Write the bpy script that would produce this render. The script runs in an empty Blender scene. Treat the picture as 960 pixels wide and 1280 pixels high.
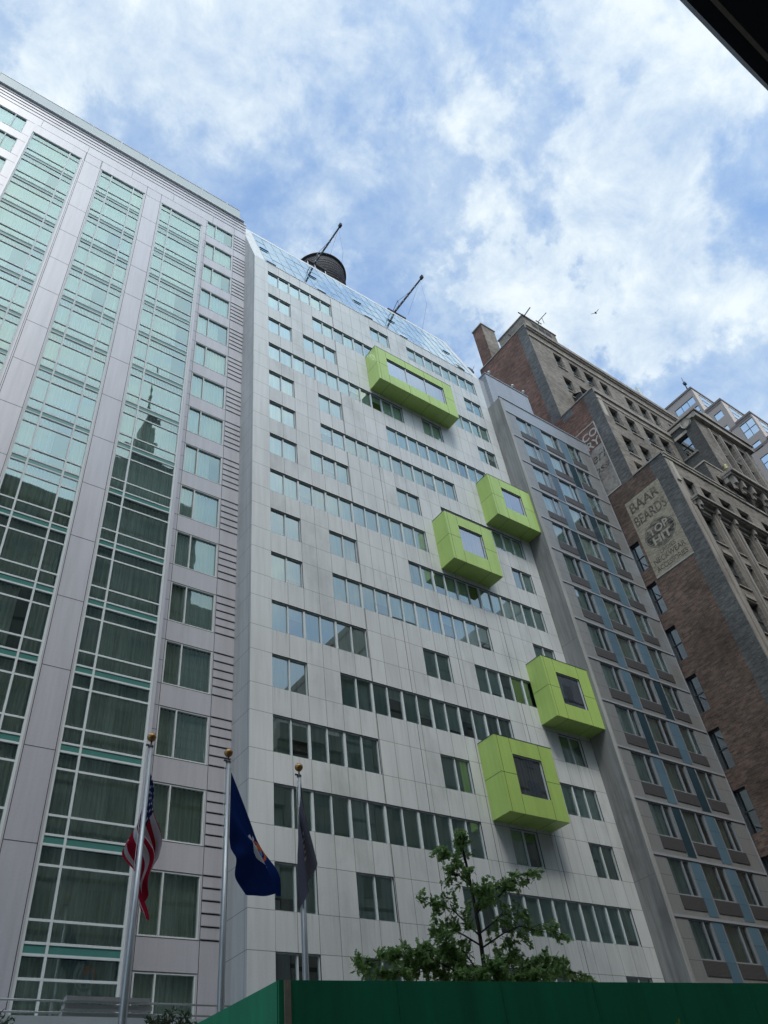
import bpy, bmesh, math, random
from mathutils import Vector, Matrix
R = random.Random(7)
scene = bpy.context.scene
COL = scene.collection

# ------------------------------------------------------------------ materials
def nd(nt, t, **kw):
    n = nt.nodes.new(t)
    for k, v in kw.items(): setattr(n, k, v)
    return n
def newmat(name):
    m = bpy.data.materials.new(name); m.use_nodes = True
    nt = m.node_tree; nt.nodes.clear()
    out = nd(nt, 'ShaderNodeOutputMaterial')
    return m, nt, out
def math_(nt, op, a, b=None, c=None):
    n = nd(nt, 'ShaderNodeMath', operation=op)
    for i, v in enumerate((a, b, c)):
        if v is None: continue
        if hasattr(v, 'default_value') or hasattr(v, 'links'): nt.links.new(v, n.inputs[i])
        else: n.inputs[i].default_value = v
    return n.outputs[0]
def mixc(nt, f, a, b, mode='MIX'):
    n = nd(nt, 'ShaderNodeMix', data_type='RGBA', blend_type=mode)
    for s, v in ((n.inputs[0], f), (n.inputs[6], a), (n.inputs[7], b)):
        if hasattr(v, 'links'): nt.links.new(v, s)
        elif isinstance(v, (int, float)): s.default_value = v
        else: s.default_value = (*v[:3], 1)
    return n.outputs[2]
def noise(nt, vec, scale, detail=4, rough=.55, dist=0):
    n = nd(nt, 'ShaderNodeTexNoise'); n.inputs['Scale'].default_value = scale
    n.inputs['Detail'].default_value = detail; n.inputs['Roughness'].default_value = rough
    n.inputs['Distortion'].default_value = dist
    nt.links.new(vec, n.inputs['Vector']); return n.outputs['Fac']
def mapping(nt, vec, sc=(1, 1, 1), loc=(0, 0, 0), rot=(0, 0, 0)):
    n = nd(nt, 'ShaderNodeMapping'); n.inputs['Scale'].default_value = sc
    n.inputs['Location'].default_value = loc; n.inputs['Rotation'].default_value = rot
    nt.links.new(vec, n.inputs['Vector']); return n.outputs[0]
def ramp(nt, f, stops):
    n = nd(nt, 'ShaderNodeValToRGB'); el = n.color_ramp.elements
    while len(el) < len(stops): el.new(.5)
    for e, (p, c) in zip(el, stops):
        e.position = p; e.color = (*c, 1) if len(c) == 3 else c
    nt.links.new(f, n.inputs[0]); return n.outputs[0]
def g(v): return (v, v, v)
def finish(nt, out, col, rough=.6, metal=0., bump=None, bstr=.3, bdist=.01, spec=.5):
    p = nd(nt, 'ShaderNodeBsdfPrincipled')
    if hasattr(col, 'links'): nt.links.new(col, p.inputs['Base Color'])
    else: p.inputs['Base Color'].default_value = (*col, 1)
    if hasattr(rough, 'links'): nt.links.new(rough, p.inputs['Roughness'])
    else: p.inputs['Roughness'].default_value = rough
    p.inputs['Metallic'].default_value = metal
    p.inputs['Specular IOR Level'].default_value = spec
    if bump is not None:
        b = nd(nt, 'ShaderNodeBump'); b.inputs['Strength'].default_value = bstr; b.inputs['Distance'].default_value = bdist
        nt.links.new(bump, b.inputs['Height']); nt.links.new(b.outputs[0], p.inputs['Normal'])
    nt.links.new(p.outputs[0], out.inputs[0]); return p
def simple(name, col, rough=.6, metal=0., var=.12, scale=1.5, spec=.5, bump=0.):
    m, nt, out = newmat(name)
    pos = nd(nt, 'ShaderNodeNewGeometry').outputs['Position']
    n1 = noise(nt, pos, scale); n2 = noise(nt, pos, scale * 9, 3)
    f = math_(nt, 'ADD', math_(nt, 'MULTIPLY', n1, .65), math_(nt, 'MULTIPLY', n2, .35))
    c = ramp(nt, f, [(.3, [x * (1 - var) for x in col]), (.7, [min(1, x * (1 + var)) for x in col])])
    finish(nt, out, c, rough, metal, n2 if bump else None, bump, .01, spec); return m
def line_mask(nt, coord, origin, pitch, width):
    """1 on a joint line, repeated every pitch metres"""
    t = math_(nt, 'DIVIDE', math_(nt, 'SUBTRACT', coord, origin), pitch)
    f = math_(nt, 'FRACT', t)
    d = math_(nt, 'MINIMUM', f, math_(nt, 'SUBTRACT', 1., f))
    return math_(nt, 'LESS_THAN', d, width / 2 / pitch)
def sep(nt, v):
    n = nd(nt, 'ShaderNodeSeparateXYZ'); nt.links.new(v, n.inputs[0]); return n.outputs
def panelled(name, col, xs=(), zs=(), ys=(), joint=.25, rough=.45, metal=0., streak=.25, var=.07, stain=0., width=.022, patch=None, pstr=.2, drip=0.):
    """sheet or slab cladding with joint lines: each of xs / zs / ys is (origin, pitch)"""
    m, nt, out = newmat(name)
    pos = nd(nt, 'ShaderNodeNewGeometry').outputs['Position']; s = sep(nt, pos)
    mask = None
    for ax, lst in ((0, xs), (1, ys), (2, zs)):
        for o, p in lst:
            k = line_mask(nt, s[ax], o, p, width)
            mask = k if mask is None else math_(nt, 'MAXIMUM', mask, k)
    big = noise(nt, pos, .25, 3); fine = noise(nt, pos, 14, 3)
    st = noise(nt, mapping(nt, pos, (5, 5, .28)), 1., 5, .6)
    st2 = noise(nt, mapping(nt, pos, (1.3, 1.3, .12)), 1., 4, .6)
    c = mixc(nt, math_(nt, 'MULTIPLY', big, 1.), [x * (1 - var) for x in col], [min(1, x * (1 + var)) for x in col])
    sf = ramp(nt, st, [(.42, g(1.)), (.75, g(1 - streak))])
    c = mixc(nt, 1., c, sf, 'MULTIPLY')
    c = mixc(nt, 1., c, ramp(nt, st2, [(.45, g(1.)), (.8, g(1 - streak * 1.2))]), 'MULTIPLY')
    c = mixc(nt, 1., c, ramp(nt, fine, [(.3, g(.95)), (.7, g(1.))]), 'MULTIPLY')
    if stain:
        sn = noise(nt, mapping(nt, pos, (.35, .35, .2), (3.1, 0, 1.7)), 1., 6, .65)
        c = mixc(nt, 1., c, ramp(nt, sn, [(.52, g(1.)), (.72, g(1 - stain))]), 'MULTIPLY')
    if drip:       # dirt runs that start at each sill and thin out downwards
        fr_ = math_(nt, 'FRACT', math_(nt, 'DIVIDE', math_(nt, 'SUBTRACT', s[2], Z0), P))
        top_ = math_(nt, 'MULTIPLY', math_(nt, 'LESS_THAN', fr_, .439), math_(nt, 'POWER', math_(nt, 'DIVIDE', fr_, .439), 1.5))
        dn = noise(nt, mapping(nt, pos, (7, 7, .12)), 1., 3, .7)
        dm = math_(nt, 'MULTIPLY', top_, ramp(nt, dn, [(.50, g(0.)), (.66, g(1.))]))
        c = mixc(nt, math_(nt, 'MULTIPLY', dm, drip), c, [x * .45 for x in col])
    if patch:      # panel to panel tone differences
        px, pz = patch
        vx = math_(nt, 'FLOOR', math_(nt, 'DIVIDE', math_(nt, 'SUBTRACT', s[0], px[0]), px[1]))
        vz = math_(nt, 'FLOOR', math_(nt, 'DIVIDE', math_(nt, 'SUBTRACT', s[2], pz[0]), pz[1]))
        cb = nd(nt, 'ShaderNodeCombineXYZ'); nt.links.new(vx, cb.inputs[0]); nt.links.new(vz, cb.inputs[2])
        w = nd(nt, 'ShaderNodeTexWhiteNoise'); nt.links.new(cb.outputs[0], w.inputs[0])
        c = mixc(nt, 1., c, ramp(nt, w.outputs[0], [(0, g(1 - pstr)), (1, g(1.))]), 'MULTIPLY')
    if mask is not None:
        c = mixc(nt, mask, c, [x * joint for x in col])
        h = math_(nt, 'SUBTRACT', 1., mask)
        finish(nt, out, c, rough, metal, h, .5, .01)
    else: finish(nt, out, c, rough, metal)
    return m
def brick(name, cols, mortar, dark=.35, plane='x', scale=1.0, pale=None, bw=.22, bh=.075):
    m, nt, out = newmat(name)
    pos = nd(nt, 'ShaderNodeNewGeometry').outputs['Position']; s = sep(nt, pos)
    cb = nd(nt, 'ShaderNodeCombineXYZ')
    nt.links.new(s[1] if plane == 'x' else s[0], cb.inputs[0]); nt.links.new(s[2], cb.inputs[1])
    b = nd(nt, 'ShaderNodeTexBrick'); nt.links.new(cb.outputs[0], b.inputs['Vector'])
    b.inputs['Color1'].default_value = (*cols[0], 1); b.inputs['Color2'].default_value = (*cols[1], 1)
    b.inputs['Mortar'].default_value = (*mortar, 1); b.inputs['Scale'].default_value = 1
    b.inputs['Brick Width'].default_value = bw * scale; b.inputs['Row Height'].default_value = bh * scale
    b.inputs['Mortar Size'].default_value = .008; b.inputs['Bias'].default_value = -.1
    n1 = noise(nt, pos, .35, 6, .65); n2 = noise(nt, mapping(nt, pos, (1.5, 1.5, 5)), 1., 5, .7)
    n3 = noise(nt, mapping(nt, pos, (3, 3, 9), (5, 5, 5)), 1., 4, .6)
    c = mixc(nt, 1., b.outputs[0], ramp(nt, n1, [(.35, g(1.)), (.68, g(dark))]), 'MULTIPLY')
    c = mixc(nt, 1., c, ramp(nt, n2, [(.3, g(1.25)), (.7, g(.6))]), 'MULTIPLY')
    if pale:
        c = mixc(nt, ramp(nt, n3, [(.64, g(0.)), (.72, g(.75))]), c, pale)
    finish(nt, out, c, .9, 0, b.outputs[1], .5, -.01, .25); return m
def glass(name, tint=(.55, .8, .76), fac=.35, gloss=(.95, 1., 1.), rough=.012, wob=.0):
    m, nt, out = newmat(name)
    t = nd(nt, 'ShaderNodeBsdfTransparent'); t.inputs[0].default_value = (*tint, 1)
    gl = nd(nt, 'ShaderNodeBsdfGlossy'); gl.inputs['Roughness'].default_value = rough
    gl.inputs['Color'].default_value = (*gloss, 1)
    lw = nd(nt, 'ShaderNodeLayerWeight'); lw.inputs[0].default_value = .25
    f = math_(nt, 'MAXIMUM', math_(nt, 'MULTIPLY_ADD', lw.outputs['Fresnel'], .7, fac), 0.)
    f = math_(nt, 'MINIMUM', f, 1.)
    if wob:
        pos = nd(nt, 'ShaderNodeNewGeometry').outputs['Position']
        bp = nd(nt, 'ShaderNodeBump'); bp.inputs['Strength'].default_value = wob; bp.inputs['Distance'].default_value = .02
        nt.links.new(noise(nt, pos, 1.3, 1), bp.inputs['Height']); nt.links.new(bp.outputs[0], gl.inputs['Normal'])
    mx = nd(nt, 'ShaderNodeMixShader'); nt.links.new(f, mx.inputs[0])
    nt.links.new(t.outputs[0], mx.inputs[1]); nt.links.new(gl.outputs[0], mx.inputs[2])
    nt.links.new(mx.outputs[0], out.inputs[0]); return m

P, X0, Z0 = 3.012, 15.02, 9.25          # white tower: storey height, first module, first window head
MW = .912
M = {}
M['white'] = panelled('white_cladding', (.62, .635, .625), xs=[(X0, MW)], zs=[(Z0, P), (Z0 - 1.69, P)], joint=.3, rough=.5, streak=.10, stain=.24, patch=((X0, MW), (Z0, P)), pstr=.08, drip=.42)
M['white_corner'] = panelled('white_corner_cladding', (.62, .635, .625), zs=[(Z0, P), (Z0 - 1.69, P)], joint=.3, rough=.5, streak=.12)
M['white_shaded'] = panelled('white_shaded_cladding', (.44, .46, .47), zs=[(Z0, P), (Z0 - 1.69, P)], ys=[(26.17, 6)], joint=.25, rough=.5, streak=.2)  # same white cladding darkened: side-face shade is put into this colour
M['pale_frame'] = simple('pale_aluminium', (.58, .62, .62), .7, .0, .05, spec=.15)
M['dark_frame'] = simple('dark_window_frame', (.045, .05, .055), .5)
M['grey_frame'] = simple('grey_window_frame', (.30, .32, .34), .4, .2)
M['seam'] = simple('dark_joint', (.035, .035, .04), .8)
M['seam_green'] = simple('green_joint', (.05, .09, .02), .8)
M['green'] = panelled('lime_green_panel', (.43, .60, .155), rough=.38, streak=.10, stain=.12, var=.05, patch=((26.7, 1.03), (15.44, 1.93)), pstr=.06)
M['metal'] = panelled('lilac_grey_panel', (.46, .455, .49), rough=.42, metal=.1, streak=.10, var=.05)
M['metal_louvre'] = panelled('louvre_grey_panel', (.38, .37, .39), rough=.42, metal=.2, streak=.15)
M['spandrel'] = simple('teal_glass_strip', (.07, .21, .185), .12, 0, .08)
M['concrete'] = panelled('dark_concrete', (.27, .27, .26), zs=[(13.6, 14.2)], joint=.4, rough=.85, streak=.35, stain=.4, var=.2)
M['concrete_pale'] = panelled('pale_concrete_edge', (.36, .36, .34), rough=.85, streak=.3)
BP = 2.956
M['slate'] = panelled('slate_metal_panel', (.29, .29, .285), zs=[(11.72, BP), (11.72 - 1.05, BP), (11.72 - 1.98, BP)], joint=.35, rough=.42, metal=.25, streak=.12, patch=((36, 4), (11.72, BP)), pstr=.12)
M['slate_top'] = panelled('pale_slate_panel', (.33, .35, .38), zs=[(50.2, .45)], joint=.45, rough=.4, metal=.25, streak=.12)
M['band'] = simple('grey_floor_band', (.33, .34, .36), .45, .2, .05)
M['blue'] = panelled('blue_panel', (.095, .17, .225), zs=[(11.72 - 1.05, BP), (11.72 - 1.98, BP)], joint=.4, rough=.4, streak=.1, patch=((36, 3), (11.72, BP / 3)), pstr=.15)
M['dark_glazed'] = simple('dark_blue_glass_panel', (.02, .045, .06), .08, 0, .1)
M['grille'] = panelled('air_grille', (.075, .07, .072), zs=[(0, .055)], joint=.35, rough=.6, streak=.1, width=.02)
M['black'] = simple('matt_black', (.012, .012, .016), .7)
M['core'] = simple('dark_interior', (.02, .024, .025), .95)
M['glass'] = glass('clear_green_glass', (.82, .94, .90), .31, (.84, .95, .94))
M['glass_bay'] = glass('teal_glass', (.80, .92, .885), .22, (.70, .86, .82), wob=.05)
M['glass_grey'] = glass('grey_glass', (.74, .86, .82), .26, (.9, 1, 1))
M['glass_box'] = glass('box_glass', (.5, .62, .66), .42, (.95, .97, 1.), wob=.05)
M['glass_dark'] = glass('old_glass', (.35, .4, .4), .45, (.85, .95, 1))
M['glass_roof'] = glass('skylight_glass', (.40, .52, .54), .62, (.86, .97, 1.), wob=.05)
M['glass_mirror'] = glass('mirror_glass', (.3, .4, .45), .72, (.95, 1, 1.))
def cloth(name, col, fold=(9, 9, .2), c2=.6):
    m, nt, out = newmat(name)
    pos = nd(nt, 'ShaderNodeNewGeometry').outputs['Position']
    n = noise(nt, mapping(nt, pos, fold), 1., 3, .5)
    c = ramp(nt, n, [(.3, [x * c2 for x in col]), (.7, col)])  # crease shade painted into the cloth colour as darker vertical streaks
    finish(nt, out, c, .9, 0, n, .6, .05, .2); return m
M['curtain'] = cloth('pleated_curtain', (.80, .83, .72))
M['curtain_white'] = cloth('white_curtain', (.72, .75, .74))
M['curtain_grey'] = cloth('grey_curtain', (.78, .82, .77))
M['blind_a'] = cloth('pale_blind', (.80, .88, .82), (8, 8, .4), .75)
M['blind_b'] = cloth('mid_blind', (.66, .82, .72), (5, 5, .4), .7)
M['blind_c'] = cloth('dark_blind', (.32, .40, .36), (6, 6, .5), .6)
M['brick_side'] = brick('red_brown_brick', ((.24, .125, .092), (.11, .072, .064)), (.21, .165, .14), .5, 'x', 1.7)
M['brick_low'] = brick('brown_brick', ((.22, .145, .11), (.11, .082, .07)), (.21, .175, .15), .5, 'x', 1.7, (.20, .175, .15))
M['brick_pier'] = brick('grey_painted_brick', ((.16, .16, .155), (.09, .092, .095)), (.18, .18, .17), .65, 'x', 1.6, (.26, .26, .24))
M['brick_front'] = brick('taupe_brick', ((.33, .29, .245), (.21, .185, .16)), (.28, .25, .22), .55, 'y', 1.6, (.27, .25, .22))
M['brick_dark'] = brick('dark_brick', ((.11, .107, .10), (.08, .08, .078)), (.12, .12, .11), .7, 'x', 1.2, (.2, .19, .17))  # darker than the front brick, for the dormer and wing side faces
M['stone'] = panelled('weathered_stone', (.34, .30, .26), rough=.9, streak=.35, stain=.5, var=.2)
M['stone_pale'] = panelled('pale_stone', (.44, .40, .34), rough=.9, streak=.35, stain=.5, var=.2)
M['tower_stone'] = panelled('pink_granite', (.66, .56, .50), ys=[(27.3, 1.45)], xs=[(110, 2.2)], zs=[(112, 1.68)], joint=.45, rough=.6, streak=.05, width=.07)
M['tower_band'] = simple('brown_granite_band', (.14, .11, .10), .6)
M['steel'] = simple('brushed_steel', (.42, .42, .41), .35, .6, .1)
M['steel_dark'] = simple('dark_steel', (.06, .06, .065), .5, .4)
M['steel_pale'] = simple('galvanised_steel', (.42, .44, .46), .5, .3)
M['gold'] = simple('tarnished_gold', (.36, .20, .07), .35, .8)
M['tank'] = panelled('tank_wood', (.045, .042, .045), zs=[(74, .42)], joint=2.6, rough=.8, streak=.5, width=.05)
M['shed'] = panelled('dark_green_plywood', (.004, .23, .095), rough=.6, streak=.22, stain=.25, var=.12)
M['wood'] = simple('weathered_wood_batten', (.30, .24, .17), .85, 0, .3, 3)
M['asphalt'] = simple('asphalt', (.05, .05, .052), .9, 0, .2, 3)
M['paving'] = panelled('concrete_paving', (.28, .27, .26), xs=[(0, 1.5)], ys=[(0, 1.5)], rough=.9)
M['opp_a'] = panelled('tan_brick_wall', (.34, .31, .27), zs=[(0, 3.4)], rough=.9, width=.3)
M['opp_b'] = panelled('grey_limestone_wall', (.40, .39, .37), zs=[(0, 3.6)], rough=.9, width=.3)
M['opp_glass'] = simple('distant_window_glass', (.16, .17, .17), .3)
M['bark'] = simple('bark', (.06, .05, .04), .9, 0, .3, 6)
def leafmat(name, a, b, sss=.25):
    m, nt, out = newmat(name)
    pos = nd(nt, 'ShaderNodeNewGeometry').outputs['Position']
    oi = nd(nt, 'ShaderNodeNewGeometry').outputs['Random Per Island']
    c = ramp(nt, oi, [(0., a), (1., b)])
    d = nd(nt, 'ShaderNodeBsdfPrincipled'); nt.links.new(c, d.inputs['Base Color'])
    d.inputs['Roughness'].default_value = .5; d.inputs['Specular IOR Level'].default_value = .35
    tr = nd(nt, 'ShaderNodeBsdfTranslucent'); nt.links.new(c, tr.inputs[0])
    mx = nd(nt, 'ShaderNodeMixShader'); mx.inputs[0].default_value = sss
    nt.links.new(d.outputs[0], mx.inputs[1]); nt.links.new(tr.outputs[0], mx.inputs[2]); nt.links.new(mx.outputs[0], out.inputs[0]); return m
M['leaf'] = leafmat('oak_leaf', (.12, .22, .06), (.31, .43, .15), .4)
M['leaf_b'] = leafmat('shrub_leaf', (.045, .075, .035), (.10, .13, .07))
M['leaf_y'] = leafmat('yellow_green_leaf', (.16, .20, .02), (.30, .30, .05))

# ------------------------------------------------------------------ mesh building
class MB:
    def __init__(s): s.v = []; s.f = []; s.m = []; s.mats = []; s.sm = []
    def mi(s, mat):
        if mat not in s.mats: s.mats.append(mat)
        return s.mats.index(mat)
    def face(s, pts, mat, smooth=False):
        b = len(s.v); s.v += [tuple(p) for p in pts]; s.f.append(tuple(range(b, b + len(pts)))); s.m.append(s.mi(mat)); s.sm.append(smooth)
    def box(s, x0, x1, y0, y1, z0, z1, mat):
        if x0 > x1: x0, x1 = x1, x0
        if y0 > y1: y0, y1 = y1, y0
        if z0 > z1: z0, z1 = z1, z0
        p = [(x, y, z) for z in (z0, z1) for y in (y0, y1) for x in (x0, x1)]
        for q in ((0, 2, 3, 1), (4, 5, 7, 6), (0, 1, 5, 4), (2, 6, 7, 3), (0, 4, 6, 2), (1, 3, 7, 5)): s.face([p[i] for i in q], mat)
    def tube(s, pts, r, mat, n=8, caps=True, r1=None):
        pts = [Vector(p) for p in pts]; rings = []
        for i, p in enumerate(pts):
            d = (pts[min(i + 1, len(pts) - 1)] - pts[max(i - 1, 0)]).normalized()
            a = d.orthogonal().normalized() if abs(d.z) < .99 else Vector((1, 0, 0))
            if abs(d.z) < .99: a = Vector((0, 0, 1)).cross(d).normalized()
            b = d.cross(a); t = i / max(1, len(pts) - 1)
            rr = r if r1 is None else r + (r1 - r) * t
            rings.append([p + (a * math.cos(k * 2 * math.pi / n) + b * math.sin(k * 2 * math.pi / n)) * rr for k in range(n)])
        base = len(s.v); mi = s.mi(mat)
        for rg in rings: s.v += [tuple(q) for q in rg]
        for i in range(len(rings) - 1):
            for k in range(n):
                s.f.append((base + i * n + k, base + i * n + (k + 1) % n, base + (i + 1) * n + (k + 1) % n, base + (i + 1) * n + k)); s.m.append(mi); s.sm.append(True)
        if caps:
            s.f.append(tuple(base + k for k in reversed(range(n)))); s.m.append(mi); s.sm.append(False)
            o = base + (len(rings) - 1) * n; s.f.append(tuple(o + k for k in range(n))); s.m.append(mi); s.sm.append(False)
    def lathe(s, c, prof, mat, n=24):
        base = len(s.v); mi = s.mi(mat)
        for (r, z) in prof:
            for k in range(n):
                a = 2 * math.pi * k / n; s.v.append((c[0] + r * math.cos(a), c[1] + r * math.sin(a), c[2] + z))
        for i in range(len(prof) - 1):
            for k in range(n):
                s.f.append((base + i * n + k, base + i * n + (k + 1) % n, base + (i + 1) * n + (k + 1) % n, base + (i + 1) * n + k)); s.m.append(mi); s.sm.append(True)
    def build(s, name, parent=None):
        base = Vector((0, 0, 0))
        if parent is not None:
            q = parent
            while q is not None: base += q.location; q = q.parent
        me = bpy.data.meshes.new(name)
        if parent is None:
            # put the origin at the bottom centre of the thing
            xs = [v[0] for v in s.v]; ys = [v[1] for v in s.v]; zs = [v[2] for v in s.v]
            base = Vector(((min(xs) + max(xs)) / 2, (min(ys) + max(ys)) / 2, min(zs)))
        me.from_pydata([(v[0] - base.x, v[1] - base.y, v[2] - base.z) for v in s.v], [], s.f)
        for m in s.mats: me.materials.append(M[m] if isinstance(m, str) else m)
        me.polygons.foreach_set('material_index', s.m); me.polygons.foreach_set('use_smooth', s.sm)
        me.update()
        o = bpy.data.objects.new(name, me); COL.objects.link(o)
        if parent is None: o.location = base
        else: o.parent = parent
        return o
def tag(o, label=None, cat=None, group=None, kind=None):
    if label: o['label'] = label
    if cat: o['category'] = cat
    if group: o['group'] = group
    if kind: o['kind'] = kind
    return o
def thing(name, loc, label, cat, group=None):
    o = bpy.data.objects.new(name, None); COL.objects.link(o); o.location = loc; o.empty_display_size = .5
    return tag(o, label, cat, group)

def pt(plane, a, d, z):       # a along the wall, d = depth coordinate
    return (a, d, z) if plane == 'y' else (d, a, z)
def wall(mb, plane, a0, a1, z0, z1, pos, ops, mat, depth=.2, rev=None, cuts_a=(), cuts_z=(), matf=None):
    """wall facing -y (plane 'y') or -x (plane 'x') with real openings; ops = [(a0,a1,z0,z1)]"""
    A = sorted(set([a0, a1] + [round(v, 4) for o in ops for v in o[:2]] + list(cuts_a)))
    Z = sorted(set([z0, z1] + [round(v, 4) for o in ops for v in o[2:4]] + list(cuts_z)))
    A = [a for a in A if a0 - 1e-6 <= a <= a1 + 1e-6]; Z = [z for z in Z if z0 - 1e-6 <= z <= z1 + 1e-6]
    for j in range(len(Z) - 1):
        zc = (Z[j] + Z[j + 1]) / 2; run = None
        act = [o for o in ops if o[2] < zc < o[3]]
        for i in range(len(A) - 1):
            ac = (A[i] + A[i + 1]) / 2
            if any(o[0] < ac < o[1] for o in act): continue
            q = [pt(plane, A[i], pos, Z[j]), pt(plane, A[i + 1], pos, Z[j]), pt(plane, A[i + 1], pos, Z[j + 1]), pt(plane, A[i], pos, Z[j + 1])]
            mb.face(q if plane == 'y' else q[::-1], matf(ac, zc) if matf else mat)
    r = rev or mat; d = pos + depth
    for (b0, b1, y0, y1) in [o[:4] for o in ops]:
        for q in (((b0, pos, y0), (b0, pos, y1), (b0, d, y1), (b0, d, y0)), ((b1, pos, y1), (b1, pos, y0), (b1, d, y0), (b1, d, y1)),
                  ((b0, pos, y1), (b1, pos, y1), (b1, d, y1), (b0, d, y1)), ((b1, pos, y0), (b0, pos, y0), (b0, d, y0), (b1, d, y0))):
            mb.face([pt(plane, *p) for p in q], r)
def pbox(mb, plane, a0, a1, d0, d1, z0, z1, mat):
    if plane == 'y': mb.box(a0, a1, d0, d1, z0, z1, mat)
    else: mb.box(d0, d1, a0, a1, z0, z1, mat)
def pane_quad(mb, plane, a0, a1, d, z0, z1, mat, j=.004):
    t = [R.uniform(-j, j) for _ in range(3)]
    q = [pt(plane, a0, d + t[0], z0), pt(plane, a1, d + t[1], z0), pt(plane, a1, d + t[2], z1), pt(plane, a0, d + t[0] + t[2] - t[1], z1)]
    mb.face(q if plane == 'y' else q[::-1], mat)
def curtain_mesh(mb, plane, a0, a1, d, z0, z1, mat, pleat=.19, amp=.05):
    n = max(4, int((a1 - a0) / (pleat / 6))); prev = None; ph = R.random() * 6
    for i in range(n + 1):
        a = a0 + (a1 - a0) * i / n
        dd = d + amp * math.sin(ph + 2 * math.pi * a / pleat + .9 * math.sin(a * 3.1 + ph)) + .02 * math.sin(a * 2.3)
        if prev: 
            q = [pt(plane, prev[0], prev[1], z0), pt(plane, a, dd, z0), pt(plane, a, dd, z1), pt(plane, prev[0], prev[1], z1)]
            mb.face(q, mat, True)
        prev = (a, dd)
def window(parent, plane, a0, a1, z0, z1, pos, muls=(), trans=(), fr='grey_frame', gl='glass', back=('curtain', 'curtain', 1.), fw=.045, fd=.06, mw=.05, name='window', sill=None, rec=.12, jit=.004, mulw=None):
    """frame (with mullions) > pane, curtain. pos is the wall face; glass sits rec behind it"""
    f = MB(); d = pos + rec
    pbox(f, plane, a0, a0 + fw, d - fd, d + .03, z0, z1, fr); pbox(f, plane, a1 - fw, a1, d - fd, d + .03, z0, z1, fr)
    pbox(f, plane, a0 + fw, a1 - fw, d - fd, d + .03, z0, z0 + fw, fr); pbox(f, plane, a0 + fw, a1 - fw, d - fd, d + .03, z1 - fw, z1, fr)
    for k, mx in enumerate(muls):
        w = mulw[k] if mulw else mw
        pbox(f, plane, mx - w / 2, mx + w / 2, d - fd - .004, d + .028, z0 + fw, z1 - fw, fr)
    for tz in trans: pbox(f, plane, a0 + fw, a1 - fw, d - fd + .006, d + .026, tz - mw / 2, tz + mw / 2, fr)
    if sill: pbox(f, plane, a0 - .08, a1 + .08, pos - .1, pos + .1, z0 - .12, z0 - .002, sill)
    fo = f.build(name, parent)
    gm = MB(); As = [a0] + list(muls) + [a1]; Zs = [z0] + list(trans) + [z1]
    for i in range(len(As) - 1):
        for j in range(len(Zs) - 1): pane_quad(gm, plane, As[i] + .01, As[i + 1] - .01, d, Zs[j] + .01, Zs[j + 1] - .01, gl, jit)
    gm.build('pane', fo)
    if back:
        c = MB(); kind, mt, amt = back
        if kind == 'curtain': curtain_mesh(c, plane, a0, a0 + (a1 - a0) * amt, d + .16, z0, z1, mt)
        elif kind == 'blinds':
            for i in range(len(As) - 1):
                mm = mt[i]
                if mm is None: continue
                drop = amt[i] if isinstance(amt, (list, tuple)) else amt
                q = [pt(plane, As[i], d + .1, z1 - (z1 - z0) * drop), pt(plane, As[i + 1], d + .1, z1 - (z1 - z0) * drop), pt(plane, As[i + 1], d + .1, z1), pt(plane, As[i], d + .1, z1)]
                c.face(q, mm)
        if c.f: c.build('curtain' if kind == 'curtain' else 'blind', fo)
    return fo

# ================================================================== the white tower
white = thing('apartment_tower', (26, 30, 0), 'white panelled tower with lime green projecting window boxes and sloping glass roof', 'building')
YW = 26.0
rows = {15: [(0, 6), (10, 12), (14, 22)], 14: [(0, 2), (4, 10), (20, 22)], 13: [(0, 2), (3, 6), (18, 22)], 12: [(0, 12), (14, 16), (20, 22)],
        11: [(0, 2), (4, 6), (10, 20)], 10: [(0, 2), (4, 16)], 9: [(0, 2), (3, 6), (10, 12), (14, 22)], 8: [(0, 12), (20, 22)],
        7: [(0, 2), (4, 6), (10, 22)], 6: [(0, 2), (4, 16), (20, 22)], 5: [(0, 6), (10, 12), (14, 19)], 4: [(0, 2), (4, 16), (20, 22)],
        3: [(0, 6), (10, 12), (18, 22)], 2: [(0, 12), (14, 16), (20, 22)], 1: [(0, 2), (4, 6), (10, 22)], 0: [(0, 2), (4, 6), (10, 16), (20, 22)], -1: [(0, 12), (14, 22)]}
ops = []
for k, rs in rows.items():
    for a, b in rs: ops.append((X0 + a * MW, X0 + b * MW, Z0 + k * P - 1.69, Z0 + k * P))
mb = MB()
wall(mb, 'y', X0 - 1.1, 36.0, 0, 55.6, YW, ops, 'white', .16, 'dark_frame', matf=lambda a, z: 'white_corner' if a < X0 else 'white', cuts_a=(X0,))
# side return facing the neighbour, then roof and the rest of the body
mb.face([(13.92, 27.6, 0), (13.92, 26, 0), (13.92, 26, 55.6), (13.92, 28.5, 64.4), (13.92, 45, 64.4), (13.92, 45, 0)], 'white_shaded')
mb.face([(36, 26, 0), (36, 45, 0), (36, 45, 64.4), (36, 28.5, 64.4), (36, 26, 55.6)], 'white_shaded')
mb.face([(13.92, 45, 0), (13.92, 45, 64.4), (36, 45, 64.4), (36, 45, 0)], 'white_shaded')
mb.face([(13.92, 28.5, 64.4), (36, 28.5, 64.4), (36, 45, 64.4), (13.92, 45, 64.4)], 'white_shaded')
w_ = mb.build('wall', white)
mb = MB(); mb.box(14.0, 35.95, 26.62, 44.8, .1, 55.4, 'core'); mb.build('interior', white)
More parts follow.
